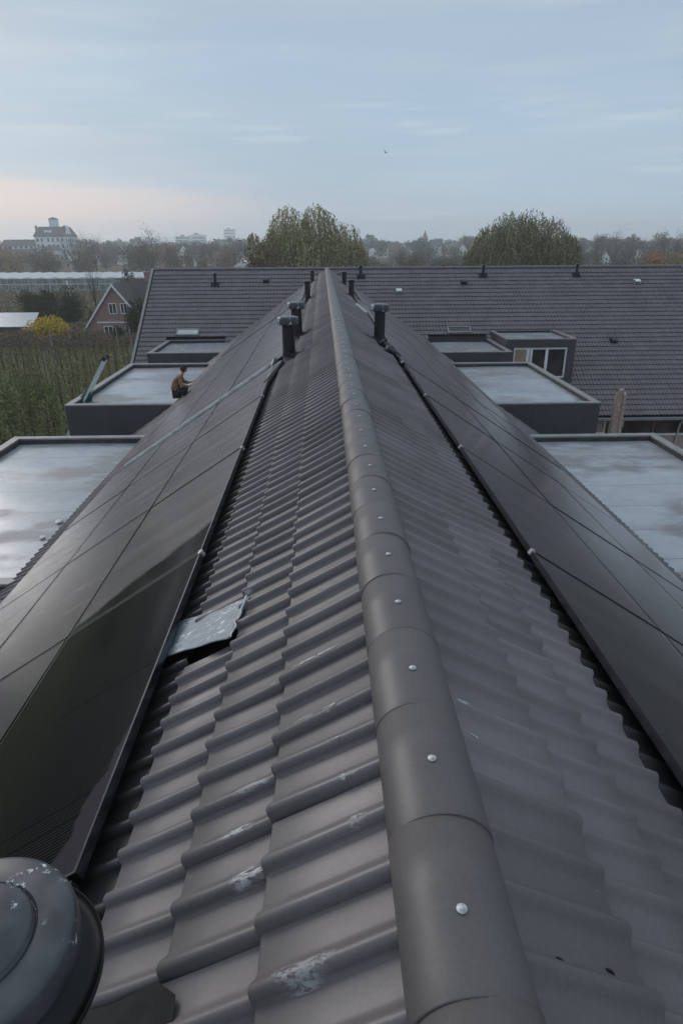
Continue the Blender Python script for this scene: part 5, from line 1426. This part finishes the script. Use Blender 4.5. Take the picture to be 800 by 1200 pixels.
# thin bright wisps
f3, _ = wnoise(3.2, (1,1,16), .60, .74, 7, (7,2,1)); c = mixc(nt, mathn(nt, 'MULTIPLY', f3, .28), c, (.62,.68,.72))
def wisp(c, cx, cz, wx, wz, amt, col):
    dx = mathn(nt, 'DIVIDE', mathn(nt, 'SUBTRACT', x, cx), wx); dz = mathn(nt, 'DIVIDE', mathn(nt, 'SUBTRACT', z, cz), wz)
    r2 = mathn(nt, 'ADD', mathn(nt, 'MULTIPLY', dx, dx), mathn(nt, 'MULTIPLY', dz, dz))
    g_ = mathn(nt, 'MULTIPLY', sstep(r2, 1.0, 0.0), mathn(nt, 'MULTIPLY', f4, amt)); return mixc(nt, g_, c, col)
f4, _ = wnoise(5, (1,1,12), .3, .6, 6, (1,5,2))
c = wisp(c, .150, .142, .065, .012, .50, (.66,.72,.76)); c = wisp(c, .30, .160, .08, .014, .3, (.62,.68,.72)); c = wisp(c, .36, .135, .12, .012, .25, (.60,.66,.71))
# dusk glow low on the left
_, nf = wnoise(3, (1,1,4), 0, 1, 4, (2,2,2))
edge = mathn(nt, 'ADD', mathn(nt, 'ADD', .052, mathn(nt, 'MULTIPLY', x, -.075)), mathn(nt, 'MULTIPLY', mathn(nt, 'SUBTRACT', nf, .5), .03))
below = sstep(mathn(nt, 'SUBTRACT', edge, z), -.010, .012); left = sstep(x, .02, -.38)
front = sstep(sp.outputs['Y'], -.4, .2)
c = mixc(nt, mathn(nt, 'MULTIPLY', mathn(nt, 'MULTIPLY', below, left), mathn(nt, 'MULTIPLY', front, .95)), c, (.62,.60,.61))
pk_ = mathn(nt, 'MULTIPLY', mathn(nt, 'MULTIPLY', sstep(z, .075, .05), sstep(z, .012, .035)), mathn(nt, 'MULTIPLY', sstep(x, .05, -.42), front))
c = mixc(nt, mathn(nt, 'MULTIPLY', pk_, .55), c, (.74,.61,.585))
mul = nt.nodes.new('ShaderNodeMix'); mul.data_type = 'RGBA'; mul.blend_type = 'MULTIPLY'; mul.inputs[0].default_value = 1; L(nt, c, mul.inputs[6]); mul.inputs[7].default_value = (10,10,10,1)
back = mixf(nt, sstep(sp.outputs['Y'], -.75, .45), 1.0, 1.0)
bk = nt.nodes.new('ShaderNodeVectorMath'); bk.operation = 'SCALE'; L(nt, mul.outputs[2], bk.inputs[0]); L(nt, back, bk.inputs['Scale'])
fin = mixc(nt, .95, sky.outputs[0], bk.outputs[0]); L(nt, fin, bg.inputs[0])
sl_ = bpy.data.lights.new('sun', 'SUN'); sl_.energy = .95; sl_.angle = R_(24); sl_.color = (1.0,.93,.88)
so = bpy.data.objects.new('sun', sl_); COL.objects.link(so); so.rotation_euler = SUN_DIR.to_track_quat('Z', 'Y').to_euler()

cd = bpy.data.cameras.new('camera'); cam = bpy.data.objects.new('camera', cd); COL.objects.link(cam); S.camera = cam
cd.sensor_fit = 'VERTICAL'; cd.sensor_height = 36; cd.lens = 736.75/1200*36; cd.clip_start = .02; cd.clip_end = 9000
cp, sp_, yw, ro = math.cos(.4056), math.sin(.4056), .0264, -.0056
Fw = Vector((math.sin(yw)*cp, math.cos(yw)*cp, -sp_)); Rt = Vector((math.cos(yw), -math.sin(yw), 0)); Up = Rt.cross(Fw)
R2 = Rt*math.cos(ro)+Up*math.sin(ro); U2 = Up*math.cos(ro)-Rt*math.sin(ro)
cam.matrix_world = Matrix(((R2.x,U2.x,-Fw.x,-.2486),(R2.y,U2.y,-Fw.y,0),(R2.z,U2.z,-Fw.z,10.5),(0,0,0,1)))
S.view_settings.view_transform = 'Standard'; S.view_settings.look = 'None'; S.view_settings.exposure = .18; S.view_settings.gamma = 1
S.render.engine = 'CYCLES'; S.cycles.use_denoising = True
S.cycles.max_bounces = 5; S.cycles.diffuse_bounces = 3; S.cycles.glossy_bounces = 3; S.cycles.volume_bounces = 1; S.cycles.transparent_max_bounces = 6
S.cycles.sample_clamp_indirect = 4
S.render.resolution_x = 682; S.render.resolution_y = 1024
# prototypes never placed would otherwise stand at the origin
for o in [o for o in S.objects if o.parent is None and o.type in ('EMPTY','MESH') and not o.get('category') and not o.get('kind')]:
    for k in [k for k in S.objects if k.parent == o]:
        for g_ in [g_ for g_ in S.objects if g_.parent == k]: bpy.data.objects.remove(g_)
        bpy.data.objects.remove(k)
    print('unused', o.name); bpy.data.objects.remove(o)
